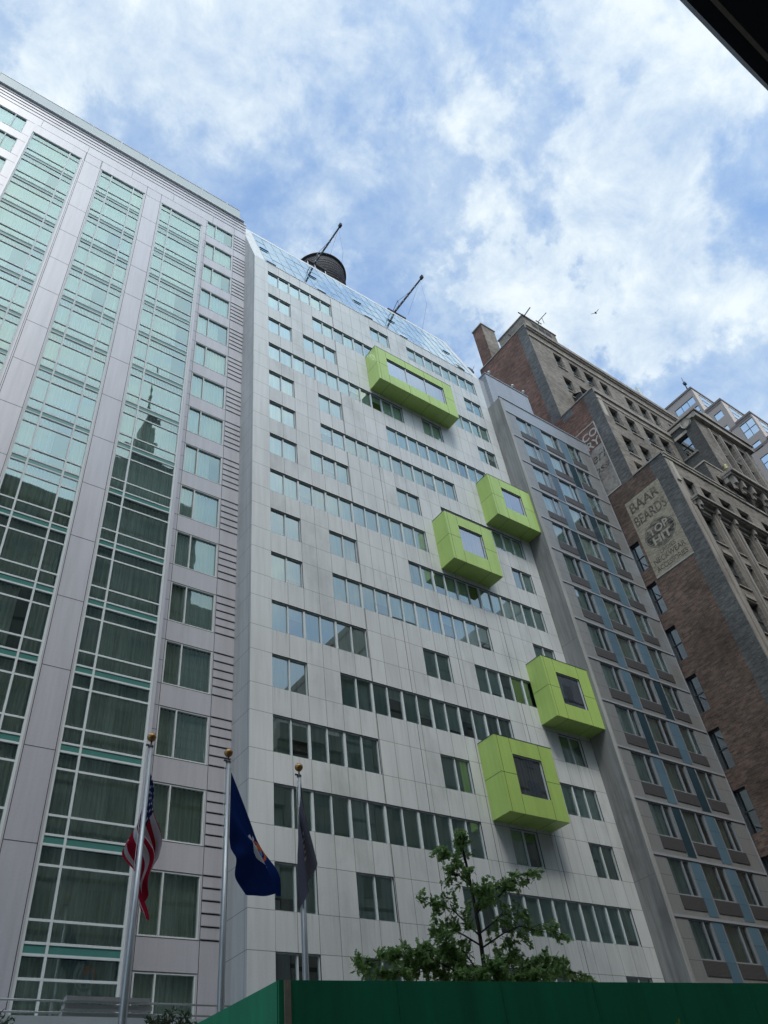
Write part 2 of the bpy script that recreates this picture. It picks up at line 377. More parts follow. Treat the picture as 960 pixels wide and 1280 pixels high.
# slope frame
sl = MB(); L0 = (26.0, 55.6); L1 = (28.5, 64.4)
def sp(x, t, off=0.):
    n = (-8.8 / 9.148, 2.5 / 9.148)
    return (x, L0[0] + (L1[0] - L0[0]) * t + n[0] * off, L0[1] + (L1[1] - L0[1]) * t + n[1] * off)
def sbox(m, x0, x1, t0, t1, o0, o1, mat):
    p = [sp(x, t, o) for o in (o0, o1) for t in (t0, t1) for x in (x0, x1)]
    for q in ((0, 2, 3, 1), (4, 5, 7, 6), (0, 1, 5, 4), (2, 6, 7, 3), (0, 4, 6, 2), (1, 3, 7, 5)): m.face([p[i] for i in q], mat)
sbox(sl, 13.926, 14.85, 0, 1, -.3, 0.004, 'white_corner'); sbox(sl, 35.3, 35.994, 0, 1, -.3, 0, 'white_corner')
sbox(sl, 14.85, 35.3, .93, 1, -.3, 0.01, 'white_corner'); sbox(sl, 14.85, 35.3, -.0, .02, -.3, .03, 'white_corner')
sl.build('roof_border', white)
gr = MB(); cols = 23; cw = (35.3 - 14.85) / cols
for i in range(cols + 1): sbox(gr, 14.85 + i * cw - .02, 14.85 + i * cw + .02, .02, .93, -.02, .02, 'grey_frame')
for t in (.235, .46, .69): sbox(gr, 14.85, 35.3, t - .0018, t + .0018, -.02, .008, 'grey_frame')
gro = gr.build('skylight', white)
gp = MB()
for i in range(cols):
    for t0, t1 in ((.02, .235), (.235, .46), (.46, .69), (.69, .93)):
        j = [R.uniform(-.006, .006) for _ in range(3)]
        gp.face([sp(14.85 + i * cw, t0, j[0]), sp(14.85 + (i + 1) * cw, t0, j[1]), sp(14.85 + (i + 1) * cw, t1, j[2]), sp(14.85 + i * cw, t1, j[0] + j[2] - j[1])], 'glass_roof')
gp.build('pane', gro)
gb = MB(); sbox(gb, 14.7, 35.4, 0, .95, -.45, -.35, 'blind_b'); gb.build('shade', gro)
for i in (0, 5, 10, 14, 21):
    for t in (.44, .012):
        v = MB(); x0 = 14.85 + i * cw
        p0 = [sp(x0 + .05, t + .10, .05), sp(x0 + cw - .05, t + .10, .05), sp(x0 + cw - .05, t, .10), sp(x0 + .05, t, .10)]
        v.face(p0, 'glass_roof'); 
        v.face([sp(x0 + .05, t, .10), sp(x0 + cw - .05, t, .10), sp(x0 + cw - .05, t - .004, .02), sp(x0 + .05, t - .004, .02)], 'black')
        v.build('roof_vent', gro)
# windows in ribbons
bl = ['blind_a', 'blind_b', 'blind_c', None]
for k, rs in rows.items():
    for a, b in rs:
        n = b - a; muls = [X0 + (a + i) * MW for i in range(1, n)]
        mulw = [.11 if (i % 2 == 0) else .06 for i in range(1, n)]
        mt = []; am = []
        for i in range(n):
            if i % 2 == 0:
                w = (.45, .45, .08, .02) if k < 6 else (.75, .2, .03, .02)
                c = R.choices(bl, w)[0]; 
            mt.append(c if R.random() > .12 else R.choice(bl)); am.append(1. if R.random() > .15 else R.uniform(.3, .9))
        window(white, 'y', X0 + a * MW, X0 + b * MW, Z0 + k * P - 1.69, Z0 + k * P, YW, muls, (), 'pale_frame', 'glass', ('blinds', mt, am), .03, .07, mulw=mulw, rec=.13, jit=.005)
# vertical cover strips that run the height of the facade
st = MB()
for i in (6, 10, 16): st.box(X0 + i * MW + .03, X0 + i * MW + .055, YW - .012, YW + .02, 0, 55.5, 'seam')
for i in (9, 13, 17): st.box(X0 + i * MW - .28, X0 + i * MW - .265, YW - .004, YW + .02, 0, 36, 'seam')
# these strips stop at openings: cut by building only where the wall is solid
st2 = MB()
for i, off, w, zt in [(6, .045, .022, 55.4), (9, -.27, .014, 40), (13, -.27, .014, 33), (17, .3, .014, 30)]:
    x = X0 + i * MW + off
    segs = []; z = 0.
    bl_ = sorted([(o[2], o[3]) for o in ops if o[0] - .03 < x < o[1] + .03])
    for z0, z1 in bl_ + [(zt, zt)]:
        if z0 > zt: break
        if z0 - z > .05: st2.box(x - w / 2, x + w / 2, YW - .012, YW + .02, z, min(z0, zt), 'seam')
        z = max(z, z1)
st2.build('drain_strip', white)
# lime green boxes
def green_box(x0, x1, z0, z1, wx0, wx1, wz0, wz1, muls, back, lab):
    yf = 24.77; b = MB(); m = 'green'
    wall(b, 'y', x0, x1, z0, z1, yf, [(wx0, wx1, wz0, wz1)], m, .14, 'dark_frame')
    b.face([(x0, YW - .005, z0), (x0, yf, z0), (x0, yf, z1), (x0, YW - .005, z1)], m)
    b.face([(x1, yf, z0), (x1, YW - .005, z0), (x1, YW - .005, z1), (x1, yf, z1)], m)
    b.face([(x0, YW - .005, z0), (x1, YW - .005, z0), (x1, yf, z0), (x0, yf, z0)], m)
    b.face([(x0, yf, z1), (x1, yf, z1), (x1, YW - .005, z1), (x0, YW - .005, z1)], m)
    b.box(x0 + .05, x1 - .05, yf + .5, YW - .03, z0 + .05, z1 - .05, 'core')
    s = 'seam_green'; w = .011; zm = (z0 + z1) / 2; e = .003
    vs = [x0 + .18] + [wx0 - .02] + list(muls) + [wx1 + .02]
    for i, vx in enumerate(vs):
        for za, zb in (((z0, z1),) if (vx < wx0 - .1) else ((z0, wz0 - .04), (wz1 + .04, z1))):
            b.box(vx - w, vx + w, yf - e, yf + .01, za, zb, s)
    for xa, xb in ((x0, wx0), (wx1, x1)): b.box(xa, xb, yf - e - .001, yf + .01, zm - w, zm + w, s)
    b.box(x0 - e, x0 + .01, yf, YW - .01, zm - w, zm + w, s)
    b.box(x1 - .01, x1 + e, yf, YW - .01, zm - w, zm + w, s)
    for vx in vs[1:]: b.box(vx - w, vx + w, yf, YW - .01, z0 - e, z0 + .01, s)
    b.box(x0 - .012, x1 + .012, yf - .012, YW - .01, z1 + .001, z1 + .035, 'dark_frame')
    o = b.build('projecting_box', white); o['label'] = lab
    window(o, 'y', wx0, wx1, wz0, wz1, yf, muls, (), 'pale_frame', 'glass_box', back, .03, .05, rec=.12, jit=.002)
green_box(23.22, 30.5, 45.75, 49.6, 24.15, 29.55, 46.75, 48.75, (25.95, 27.75), ('blinds', ['blind_a'] * 3, 1.), 'wide lime green box with three panes')
green_box(31.9, 36.02, 36.65, 40.5, 33.0, 34.97, 37.7, 39.7, (), ('curtain', 'curtain_grey', .5), 'upper right lime green box')
green_box(26.72, 30.68, 30.68, 34.52, 27.7, 29.68, 31.65, 33.7, (), ('curtain', 'curtain_white', 1.), 'lime green box in the middle of the facade')
green_box(32.08, 36.02, 21.55, 25.42, 33.03, 35.0, 22.5, 24.55, (), ('curtain', 'curtain_grey', .4), 'lower right lime green box')
green_box(26.75, 30.75, 15.44, 19.3, 27.78, 29.78, 16.4, 18.45, (), ('curtain', 'curtain_white', 1.), 'lowest lime green box')

# ================================================================== the left hotel
left = thing('hotel_building', (4, 32, 0), 'lilac grey metal hotel with tall teal glass bays on the left', 'building')
YL = 27.58; YB_ = 26.63; K = .9656
def kz(z): return 1.6 + (z - 1.6) * K
FP = 3.206
heads = [8.85 + FP * j for j in range(-2, 17)]
ops = [(10.66, 12.86, h - 2.15, h) for h in heads] + [(-4.96, -2.76, h - 2.15, h) for h in heads]
lw_ = MB()
wall(lw_, 'y', -6.05, 13.92, 0, 63.0, YL, ops, 'metal', .12, 'dark_frame')
def seam(mb, plane, a0, a1, z0, z1, pos, mat='seam', e=.004): pbox(mb, plane, a0, a1, pos - e, pos + .01, z0, z1, mat)
for h in heads:
    for a0, a1 in ((10.3, 10.66), (10.66, 12.93), (-5.0, -2.3)):
        seam(lw_, 'y', a0, a1, h + .0, h + .022, YL); seam(lw_, 'y', a0, a1, h - 2.18, h - 2.158, YL)
    seam(lw_, 'y', 10.3, 10.62, h - 1.08, h - 1.06, YL)
    if h > 9:
        for n in range(6):
            z = h - .43 * n
            lw_.box(12.95, 13.915, YL - .004, YL + .01, z - .022, z + .022, 'seam')
            lw_.box(12.95, 13.915, YL - .035, YL - .001, z + .024, z + .05, 'metal_louvre')
seam(lw_, 'y', 10.62, 10.64, 0, 60.2, YL, e=.005); seam(lw_, 'y', 12.92, 12.942, 0, 61.3, YL, e=.005)
lw_.face([(-6.05, 45, 0), (-6.05, 27.58, 0), (-6.05, 27.58, 63), (-6.05, 45, 63)], 'metal')
lw_.face([(13.915, 27.6, 0), (13.915, 45, 0), (13.915, 45, 63), (13.915, 27.6, 63)], 'metal')
lw_.face([(-6.05, 27.6, 63), (13.915, 27.6, 63), (13.915, 45, 63), (-6.05, 45, 63)], 'metal')
lw_.face([(-6.05, 45, 0), (-6.05, 45, 63), (13.915, 45, 63), (13.915, 45, 0)], 'metal')
# cornice ribs
for z, pr in ((61.28, .02), (61.75, .03), (62.18, .04), (62.6, .05)):
    lw_.box(-6.05, 13.92, YL - pr, YL + .02, z + .10, z + .36, 'metal'); lw_.box(-6.05, 13.92, YL - .006, YL + .0, z + .05, z + .09, 'seam')
lw_.box(-6.05, 13.7, YL - .20, YL + .3, 63.0, 63.12, 'pale_frame')
for x in (-5.3, -1.9, 1.35, 4.6, 7.85, 11.1): seam(lw_, 'y', x - .01, x + .01, 60.25, 61.25, YL, e=.004)
lwo = lw_.build('wall', left)
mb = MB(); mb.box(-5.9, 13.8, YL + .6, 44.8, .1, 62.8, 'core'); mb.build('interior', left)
# bay block standing proud of the wall
bx0, bx1 = -2.25 * K - .05, 10.32 * K
ztop = kz(60.3)
bays = [(-2.19 * K, 1.14 * K, [.37 * K]), (2.53 * K, 5.78 * K, [3.33 * K, 4.94 * K]), (7.03 * K, 10.3 * K, [7.85 * K])]
T0 = kz(8.51) ; BPc = 3.32 * K
bays_z0 = 6.6; head = kz(59.03)
bb = MB()
wall(bb, 'y', bx0, bx1 + .12, 0, ztop, YB_, [(a, b, bays_z0 - 5, head) for a, b, _ in bays], 'metal', .30, 'metal')
bb.face([(bx0, YL, 0), (bx0, YB_, 0), (bx0, YB_, ztop), (bx0, YL, ztop)], 'metal')
bb.face([(bx1 + .12, YB_, 0), (bx1 + .12, YL, 0), (bx1 + .12, YL, ztop), (bx1 + .12, YB_, ztop)], 'metal')
bb.face([(bx0, YB_, ztop), (bx1 + .12, YB_, ztop), (bx1 + .12, YL, ztop), (bx0, YL, ztop)], 'metal')
for x0, x1 in ((1.33 * K, 2.46 * K), (5.85 * K, 6.95 * K)):
    for n in range(0, 15):
        z = kz(12.455 + 3.32 * n) if n else kz(12.455)
        if z < head: seam(bb, 'y', x0, x1, z - .011, z + .011, YB_)
    for xx in (x0, x1): seam(bb, 'y', xx - .012, xx + .012, 0, ztop, YB_, e=.006)
for x in (1.33 * K - .07,): seam(bb, 'y', x - .02, x + .0, 0, head, YB_, e=.002)
seam(bb, 'y', bx0 + .2, bx1, kz(60.2) - .012, kz(60.2) + .01, YB_, e=.005)
for x in (1.29 * K, 2.41 * K, 5.85 * K, 6.95 * K): seam(bb, 'y', x - .01, x + .01, head, kz(60.2), YB_, e=.007)
bb.build('bay_block', left)
for bi, (a, b, muls) in enumerate(bays):
    f = MB(); d = YB_ + .10; fr = 'pale_frame'
    f.box(a, a + .09, d - .06, d + .03, 1.6, head, fr); f.box(b - .09, b, d - .06, d + .03, 1.6, head, fr)
    for mx in muls: f.box(mx - .04, mx + .04, d - .055, d + .03, 1.6, head, fr)
    f.box(a + .09, b - .09, d - .08, d + .03, head - .05, head, fr)
    n0 = -2; cells = []
    for n in range(n0, 16):
        T = kz(8.51 + 3.32 * n)
        for off in (0, .66, .99, 1.65):
            z = T + off * K
            if z > head - .1: continue
            f.box(a + .09, b - .09, d - .04, d + .028, z - .038, z + .038, fr)
        cells.append(T)
    fo = f.build('bay_window', left)
    edges = [a + .05] + muls + [b - .05]
    for T in cells:
        gm = MB(); top = min(T + 3.32 * K, head)
        for i in range(len(edges) - 1):
            for z0, z1 in ((T, T + .66 * K), (T + .99 * K, T + 1.65 * K), (T + 1.65 * K, top)):
                if z1 > head + .01 or z1 - z0 < .1: z1 = min(z1, head)
                if z1 - z0 < .1: continue
                pane_quad(gm, 'y', edges[i], edges[i + 1], d, z0, z1, 'glass_bay', .005)
        gm.build('pane', fo)
        if T + .99 * K < head:
            sm = MB(); sm.box(a + .09, b - .09, d - .015, d + .02, T + .69 * K, T + .96 * K, 'spandrel'); sm.build('spandrel_panel', fo)
        if T + 1.2 < head:
            c = MB()
            for i in range(len(edges) - 1):
                wd = edges[i + 1] - edges[i]
                gap = (wd > 1.2 and R.random() < .25)
                e0 = edges[i]; e1 = edges[i + 1] - (wd * R.uniform(.25, .5) if gap else 0)
                curtain_mesh(c, 'y', e0, e1, d + .22, T + .95 * K, min(top + .7 * K, head), 'curtain', .17, .04)
            c.build('curtain', fo)
        # floor slab behind the strip
    sb = MB()
    for T in cells:
        if T + .99 * K < head: sb.box(a, b, d + .05, d + .12, T + .62 * K, T + 1.0 * K, 'core')
    sb.box(a, b, d + .5, d + .55, .5, head, 'core'); sb.build('floor_edge', fo)
for h in heads:
    for (x0, x1, mx) in ((10.66, 12.86, 11.42), (-4.96, -2.76, -3.5)):
        if h < 7 and x0 < 0: continue
        window(left, 'y', x0, x1, h - 2.15, h, YL, (mx,), (), 'pale_frame', 'glass_bay', ('curtain', 'curtain', 1. if R.random() > .25 else .7), .05, .09, .06, rec=.10, jit=.0035)
# roof railing of glass panels
M['rail_glass'] = simple('frosted_rail_glass', (.30, .34, .34), .15, 0, .05)
rl = MB()
for i in range(9):
    x = -5.5 + i * 2.2
    if x < 13.5: rl.box(x - .04, x + .04, YL - .18, YL - .10, 63.12, 64.55, 'pale_frame')
rl.box(-5.9, 13.3, YL - .17, YL - .11, 64.4, 64.46, 'grey_frame')
rl.box(-5.9, 13.3, YL - .150, YL - .130, 63.16, 64.38, 'rail_glass')
M['rail_glass'] = simple('frosted_rail_glass', (.30, .34, .34), .15, 0, .05)
rl.build('roof_railing', left)
# terrace over the entrance
tr = MB(); tr.box(-2, 13.4, 22.6, 26.6, 6.3, 6.42, 'steel_pale'); tr.box(-2, 13.4, 22.55, 22.6, 6.26, 6.47, 'pale_frame'); tr.box(-2, 13.3, 22.75, 26.55, 6.0, 6.29, 'black')
to = tr.build('entrance_canopy', left)
ra = MB()
for z in (6.72, 6.95, 7.22): ra.tube([(-2, 24.4, z), (13.35, 24.4, z)], .028, 'steel', 8)
for i in range(9): ra.box(-1.5 + i * 1.75, -1.46 + i * 1.75, 24.38, 24.42, 6.42, 7.24, 'steel')
ra.build('railing', to)
lo = MB()
for i in range(4): lo.box(7.3, 9.9 - .12 * i, 23.55 - .1 * i, 23.8 - .1 * i, 6.5 + i * .16, 6.6 + i * .16, 'steel')
lo.build('vent_stack', to)

# ================================================================== grey hotel with the concrete fin
grey = thing('hotel_tower', (41, 30, 0), 'slate grey hotel with blue panels behind a tall concrete fin', 'building')
YG = 24.6; s = 1.0123
def gx(x): return x * s
bands = [11.72 + BP * n for n in range(-3, 14)]
wc = [(36.93, 38.75, 38.16), (39.77, 41.80, 41.12), (42.90, 44.55, 43.92)]
bc = [(38.83, 39.70), (41.88, 42.84)]
ops = []
for zb in bands:
    for a, b, m in wc: ops.append((gx(a), gx(b), zb - 1.93, zb - .12))
gw = MB(); XR = 46.5
wall(gw, 'y', 36.3, XR, 0, 50.3, YG, ops, 'slate', .12, 'dark_frame')
wall(gw, 'y', 36.3, XR, 50.3, 51.75, YG, [], 'slate_top')
gw.face([(XR, YG, 0), (XR, 40, 0), (XR, 40, 51.75), (XR, YG, 51.75)], 'slate')
gw.face([(36.1, YG, 51.75), (XR, YG, 51.75), (XR, 40, 51.75), (36.1, 40, 51.75)], 'slate_top')
gw.face([(36.05, 40, 0), (36.05, 40, 51.75), (XR, 40, 51.75), (XR, 40, 0)], 'slate')
gw.box(36.0, XR + .04, YG - .06, YG + .1, 51.755, 51.85, 'band')
gw.build('wall', grey)
mb = MB(); mb.box(36.4, XR - .1, YG + .6, 39.8, .1, 51.6, 'core'); mb.build('interior', grey)
fn = MB(); fn.box(36.0, 36.3, YG - .01, 27.5, 0, 51.6, 'concrete'); fn.box(35.985, 36.31, YG - .05, YG - .012, 0, 51.62, 'concrete_pale'); fn.build('fin_wall', grey)
# the fin's lower face turns forward as a wide pale pier
bd = MB()
for zb in bands:
    bd.box(36.32, XR + .03, YG - .05, YG + .01, zb - .10, zb + .02, 'band')
bd.box(XR - .02, XR + .05, YG - .04, YG + .05, 0, 51.7, 'band')
bd.build('floor_band', grey)
for i, zb in enumerate(bands):
    for j, (a, b, m) in enumerate(wc):
        window(grey, 'y', gx(a), gx(b), zb - 1.93, zb - .12, YG, (gx(m),), (), 'grey_frame', 'glass_grey', ('curtain', 'curtain_grey', R.choice((.68, .68, 1., .6))), .04, .08, .06, rec=.09)
        q = MB(); q.box(gx(a) + .05, gx(b) + .12, YG - .035, YG + .01, zb - 2.62, zb - 1.97, 'grille'); q.build('air_grille', grey)
    for j, (a, b) in enumerate(bc):
        dk = (i * 2 + j * 5) % 7 in (0, 3)
        q = MB(); q.box(gx(a) + .02, gx(b) - .02, YG - .012, YG + .008, zb - 2.84, zb - .105, 'dark_glazed' if dk else 'blue')
        if dk:
            for xx in (gx(a) + .02, gx(b) - .05): q.box(xx, xx + .03, YG - .03, YG - .013, zb - 2.84, zb - .105, 'grey_frame')
        q.build('infill_panel', grey)
pn = MB(); pn.box(37.85, 43.3, 26.5, 34, 51.76, 58.4, 'slate_top'); pn.box(36.35, 37.84, 26.9, 34, 51.76, 57.6, 'slate_top'); pn.box(37.8, 43.35, 26.44, 34.0, 58.41, 58.5, 'band')
pn.build('penthouse', grey)

# ================================================================== the old brick building
old = thing('brick_loft_building', (55, 26, 0), 'dark old brick loft building with painted wall signs and stepped setbacks', 'building')
BX = 46.7
# side wall: lot line windows low down
zs_ = [39.6 - 4.0 * i for i in range(9)]
lot = [(23.75, 24.62, z - 2.7, z) for z in zs_ if z > 6]
sw = MB()
def sidemat(y, z):
    return 'brick_low'
wall(sw, 'x', 18.83 + 1.35, 34, 0, 45.2, BX, lot, 'brick_low', .35, 'dark_frame')
wall(sw, 'x', 18.83, 18.83 + 1.35, 0, 45.2, BX, [], 'brick_pier')
wall(sw, 'x', 21.84 + 1.2, 34, 45.2, 56.9, BX, [], 'brick_side')
wall(sw, 'x', 21.84, 21.84 + 1.2, 45.2, 56.9, BX, [], 'brick_pier')
wall(sw, 'x', 25.85 + 1.15, 33.2, 56.9, 72.6, BX, [], 'brick_side')
wall(sw, 'x', 25.85, 25.85 + 1.15, 56.9, 72.6, BX, [], 'brick_pier')
wall(sw, 'x', 24.6, 25.85, 56.0, 56.9, BX - .004, [], 'brick_pier')
# parapet copings and roofs
for y0, y1, z in ((18.83, 21.84, 45.2), (21.84, 25.85, 56.9), (25.85, 33.2, 72.6)):
    sw.box(BX - .06, BX + .3, y0 - .05, y1 - .06, z + .001, z + .14, 'stone'); 
sw.face([(BX, 18.83, 45.2), (57.98, 18.83, 45.2), (57.98, 21.84, 45.2), (BX, 21.84, 45.2)], 'stone')
sw.face([(BX, 21.84, 56.9), (75, 21.84, 56.9), (75, 25.85, 56.9), (BX, 25.85, 56.9)], 'stone')
sw.face([(BX, 25.85, 72.6), (75, 25.85, 72.6), (75, 33.2, 72.6), (BX, 33.2, 72.6)], 'stone')
sw.face([(75, 18.83, 0), (75, 33.2, 0), (75, 33.2, 72.6), (75, 25.85, 72.6), (75, 25.85, 56.9), (75, 21.84, 56.9), (75, 21.84, 45.2), (75, 18.83, 45.2)], 'brick_side')
sw.face([(BX, 33.2, 0), (BX, 33.2, 72.6), (75, 33.2, 72.6), (75, 33.2, 0)], 'brick_side')
swo = sw.build('side_wall', old)
for (a, b, z0, z1) in lot:
    window(old, 'x', a, b, z0, z1, BX, (), ((z0 + z1) / 2,), 'dark_frame', 'glass_dark', ('blinds', ['blind_b'], R.uniform(.3, .6)), .06, .06, .06, rec=.28)
# fronts
def front(parent, x0, x1, z0, z1, pos, cols, heads_, h, mat='brick_front', tall=None):
    o = [(a, b, hd - h, hd) for hd in heads_ for a, b in cols if hd <= z1 and hd - h >= z0]
    m = MB(); wall(m, 'y', x0, x1, z0, z1, pos, o, mat, .4, mat)
    w = m.build('front_wall', parent)
    for a, b, c, d in o:
        window(parent, 'y', a, b, c, d, pos, (), ((c + d) / 2,), 'dark_frame', 'glass_dark', ('blinds', [R.choice(['blind_c', 'blind_b', None])], R.uniform(.3, 1.)), .06, .06, .06, sill='stone', rec=.33)
    return w
colsA = [(50.15, 51.5), (52.65, 54.1), (55.0, 56.7), (57.65, 59.1), (61.95, 63.5), (64.4, 66.0), (66.6, 68.0), (70.0, 71.5)]
front(old, BX, 75, 56.9, 72.6, 25.85, colsA, [69.95, 65.75, 61.4], 2.45)
colsB = [(48.05, 49.45), (50.4, 51.85), (53.0, 54.75), (55.35, 57.0)]
front(old, BX, 57.98, 45.2, 56.9, 21.84, colsB, [55.2, 51.2, 47.4 + .4], 2.4)
colsC = [(48.2, 49.6), (50.5, 51.95), (52.9, 54.6), (55.45, 57.2), (59.0, 60.6), (61.2, 62.8), (63.6, 65.2), (66.2, 67.8), (69, 70.6), (72, 73.6)]
front(old, BX, 75, 0, 45.2, 18.83, colsC, [43.2] + [39.2 - 4.04 * i for i in range(9)], 2.8)
# pilasters between the lower windows
pl = MB()
for a, b in zip([c[1] for c in colsC[:-1]], [c[0] for c in colsC[1:]]):
    m_ = (a + b) / 2; w = (b - a) / 2 - .07
    pl.box(m_ - w * .75, m_ + w * .75, 18.83 - .22, 18.829, 0, 39.7, 'stone'); pl.box(m_ - w * .4, m_ + w * .4, 18.83 - .34, 18.83 - .221, 0, 39.6, 'stone')
pl.box(BX + .02, 47.75, 18.83 - .06, 18.829, 0, 44.6, 'stone'); pl.box(47.2, 47.7, 18.83 - .16, 18.83 - .061, 0, 39.6, 'stone')
for h_ in [39.2 - 4.04 * i for i in range(9)]:
    for a, b in colsC: pl.box(a + .1, b - .1, 18.83 - .08, 18.829, h_ + .16, h_ + .5, 'stone')
pl.build('pilaster', old)
cn = MB()
def cornice(x0, x1, y, z, out, h, brs, br_w=.3, mat='stone'):
    cn.box(x0, x1, y - out, y - .001, z + h * .72, z + h, mat); cn.box(x0 + .05, x1 - .05, y - out * .8, y - .002, z + h * .5, z + h * .715, mat)
    cn.box(x0 + .1, x1 - .1, y - out * .35, y - .003, z, z + h * .495, mat)
    for bx in brs: 
        cn.box(bx - br_w / 2, bx + br_w / 2, y - out * .72, y - out * .352, z - h * .25, z + h * .49, mat)
        cn.box(bx - br_w / 2, bx + br_w / 2, y - out * .5, y - out * .352, z - h * .7, z - h * .26, mat)
cornice(47.5, 57.3, 18.83, 39.75, .75, .75, (47.9, 50.1, 52.4, 54.95, 57.0))
cn.box(BX - .02, 75, 18.83 - .12, 18.828, 44.75, 45.0, 'stone_pale'); cn.box(BX - .05, 57.9, 18.83 - .2, 18.828, 45.01, 45.2, 'stone')
cn.box(BX - .02, 57.9, 21.84 - .14, 21.838, 56.35, 56.9, 'stone'); cn.box(BX - .02, 57.9, 21.84 - .06, 21.838, 53.95 + 1.6, 53.95 + 1.75, 'stone_pale')
cn.box(BX - .02, 75, 25.85 - .14, 25.848, 70.55, 70.72, 'stone_pale'); cn.box(BX - .05, 75.1, 25.85 - .3, 25.848, 72.1, 72.6, 'stone'); cn.box(BX - .05, 75.1, 25.85 - .16, 25.846, 71.85, 72.09, 'stone')
# small diamond and caps on the corner piers
cn.box(46.85, 47.45, 21.84 - .03, 21.839, 53.2, 56.1, 'stone_pale'); cn.box(46.9, 47.4, 18.83 - .18, 18.83 - .062, 42.2, 44.3, 'stone_pale')
# dormer block
cn2 = MB()
wall(cn2, 'y', 54.24, 57.6, 45.2, 48.2, 18.86, [(55.0, 56.3, 45.4, 46.85)], 'brick_front', .4, 'brick_front'); wall(cn2, 'x', 18.86, 21.8, 45.2, 48.2, 54.24, [], 'brick_dark')
cn2.face([(54.24, 18.86, 48.2), (57.6, 18.86, 48.2), (57.6, 21.8, 48.2), (54.24, 21.8, 48.2)], 'stone')
cn2.box(54.18, 57.6, 18.78, 18.95, 48.21, 48.35, 'stone_pale'); cn2.box(54.18, 54.35, 18.96, 21.8, 48.21, 48.35, 'stone_pale')
do = cn2.build('dormer_block', old)
window(do, 'y', 55.0, 56.3, 45.4, 46.85, 18.86, (), (46.1,), 'dark_frame', 'glass_dark', ('blinds', ['blind_b'], .8), .06, .06, .05, rec=.3)
# right hand wing
wg = MB(); XD = 57.98
wall(wg, 'x', 19.0, 21.84, 45.2, 57.3, XD, [(20.3, 21.5, 53.0, 55.6)], 'brick_dark', .35, 'brick_dark')
recs = [(59.8, 61.4, 45.4, 55.75), (61.95, 63.8, 45.4, 55.75), (64.25, 65.85, 45.4, 55.75)]
wall(wg, 'y', XD, 67.6, 45.2, 57.3, 19.0, recs, 'brick_front', .7, 'brick_front')
wg.box(XD + .6, 67.5, 19.7, 21.8, 45.3, 56.6, 'core'); wg.face([(XD, 19, 57.3), (67.6, 19, 57.3), (67.6, 21.84, 57.3), (XD, 21.84, 57.3)], 'stone')
wg.face([(67.6, 19, 45.2), (67.6, 21.84, 45.2), (67.6, 21.84, 57.3), (67.6, 19, 57.3)], 'brick_dark')
for a in (59.65, 61.5, 63.9, 65.95):
    wg.box(a, a + .22, 18.82, 18.999, 45.3, 55.9, 'stone')
wg.box(XD - .1, 67.75, 18.6, 18.998, 56.6, 57.2, 'stone'); wg.box(XD - .2, 67.85, 18.45, 19.3, 57.301, 57.5, 'stone'); wg.box(XD - .14, XD - .002, 19.0, 21.8, 56.7, 57.1, 'stone'); wg.box(XD - .2, XD + .1, 19.31, 21.9, 57.301, 57.5, 'stone')
wg.box(XD - .05, XD - .002, 20.15, 21.65, 55.61, 55.95, 'stone_pale'); wg.box(XD - .14, XD - .003, 20.1, 21.7, 52.8, 52.99, 'stone')
# gable swelling over the wing front
for i in range(10):
    a0 = i / 10; a1 = (i + 1) / 10
    hx = lambda t: 59.2 + 3.2 * t; hz = lambda t: 57.5 + .95 * math.sin(math.pi * t)
    wg.face([(hx(a0), 18.6, 57.5), (hx(a1), 18.6, 57.5), (hx(a1), 18.6, hz(a1)), (hx(a0), 18.6, hz(a0))], 'stone_pale')
    wg.face([(hx(a0), 18.6, hz(a0)), (hx(a1), 18.6, hz(a1)), (hx(a1), 19.1, hz(a1)), (hx(a0), 19.1, hz(a0))], 'stone')
    wg.face([(hx(a0), 19.1, 57.5), (hx(a0), 19.1, hz(a0)), (hx(a1), 19.1, hz(a1)), (hx(a1), 19.1, 57.5)], 'stone_pale')
wgo = wg.build('wing', old)
rd = MB()
for c_, ax in (((XD - .08, 19.85, 56.55), 'x'),):
    n = 20
    for r0, r1, d0, d1 in ((.42, .55, .0, -.12), (0, .42, -.05, -.05)):
        for i in range(n):
            t0, t1 = 2 * math.pi * i / n, 2 * math.pi * (i + 1) / n
            rd.face([(c_[0] + d0, c_[1] + r0 * math.cos(t0), c_[2] + r0 * math.sin(t0)), (c_[0] + d0, c_[1] + r0 * math.cos(t1), c_[2] + r0 * math.sin(t1)),
                     (c_[0] + d1, c_[1] + r1 * math.cos(t1), c_[2] + r1 * math.sin(t1)), (c_[0] + d1, c_[1] + r1 * math.cos(t0), c_[2] + r1 * math.sin(t0))], 'stone_pale')
            if r0 > 0: rd.face([(c_[0] + d1, c_[1] + r1 * math.cos(t0), c_[2] + r1 * math.sin(t0)), (c_[0] + d1, c_[1] + r1 * math.cos(t1), c_[2] + r1 * math.sin(t1)),
                     (c_[0] + .08, c_[1] + r1 * math.cos(t1), c_[2] + r1 * math.sin(t1)), (c_[0] + .08, c_[1] + r1 * math.cos(t0), c_[2] + r1 * math.sin(t0))], 'stone_pale')
rd.build('roundel', wgo)
window(wgo, 'x', 20.3, 21.5, 53.0, 55.6, XD, (), (54.3,), 'dark_frame', 'glass_dark', None, .06, .06, .06, rec=.3)
for a, b, z0, z1 in recs:
    for za, zb in ((53.2, 55.6), (49.6, 52.2), (46.0, 48.6)):
        window(wgo, 'y', a + .1, b - .1, za, zb, 19.25, (), ((za + zb) / 2,), 'dark_frame', 'glass_dark', ('blinds', ['blind_c'], 1.), .06, .06, .06, rec=.3, sill='stone')
cornice(56.0, 75, 18.83, 46.3, 1.15, 1.15, (56.5, 57.7, 59.2, 61.0, 62.9, 64.9, 67, 69, 71), .42)
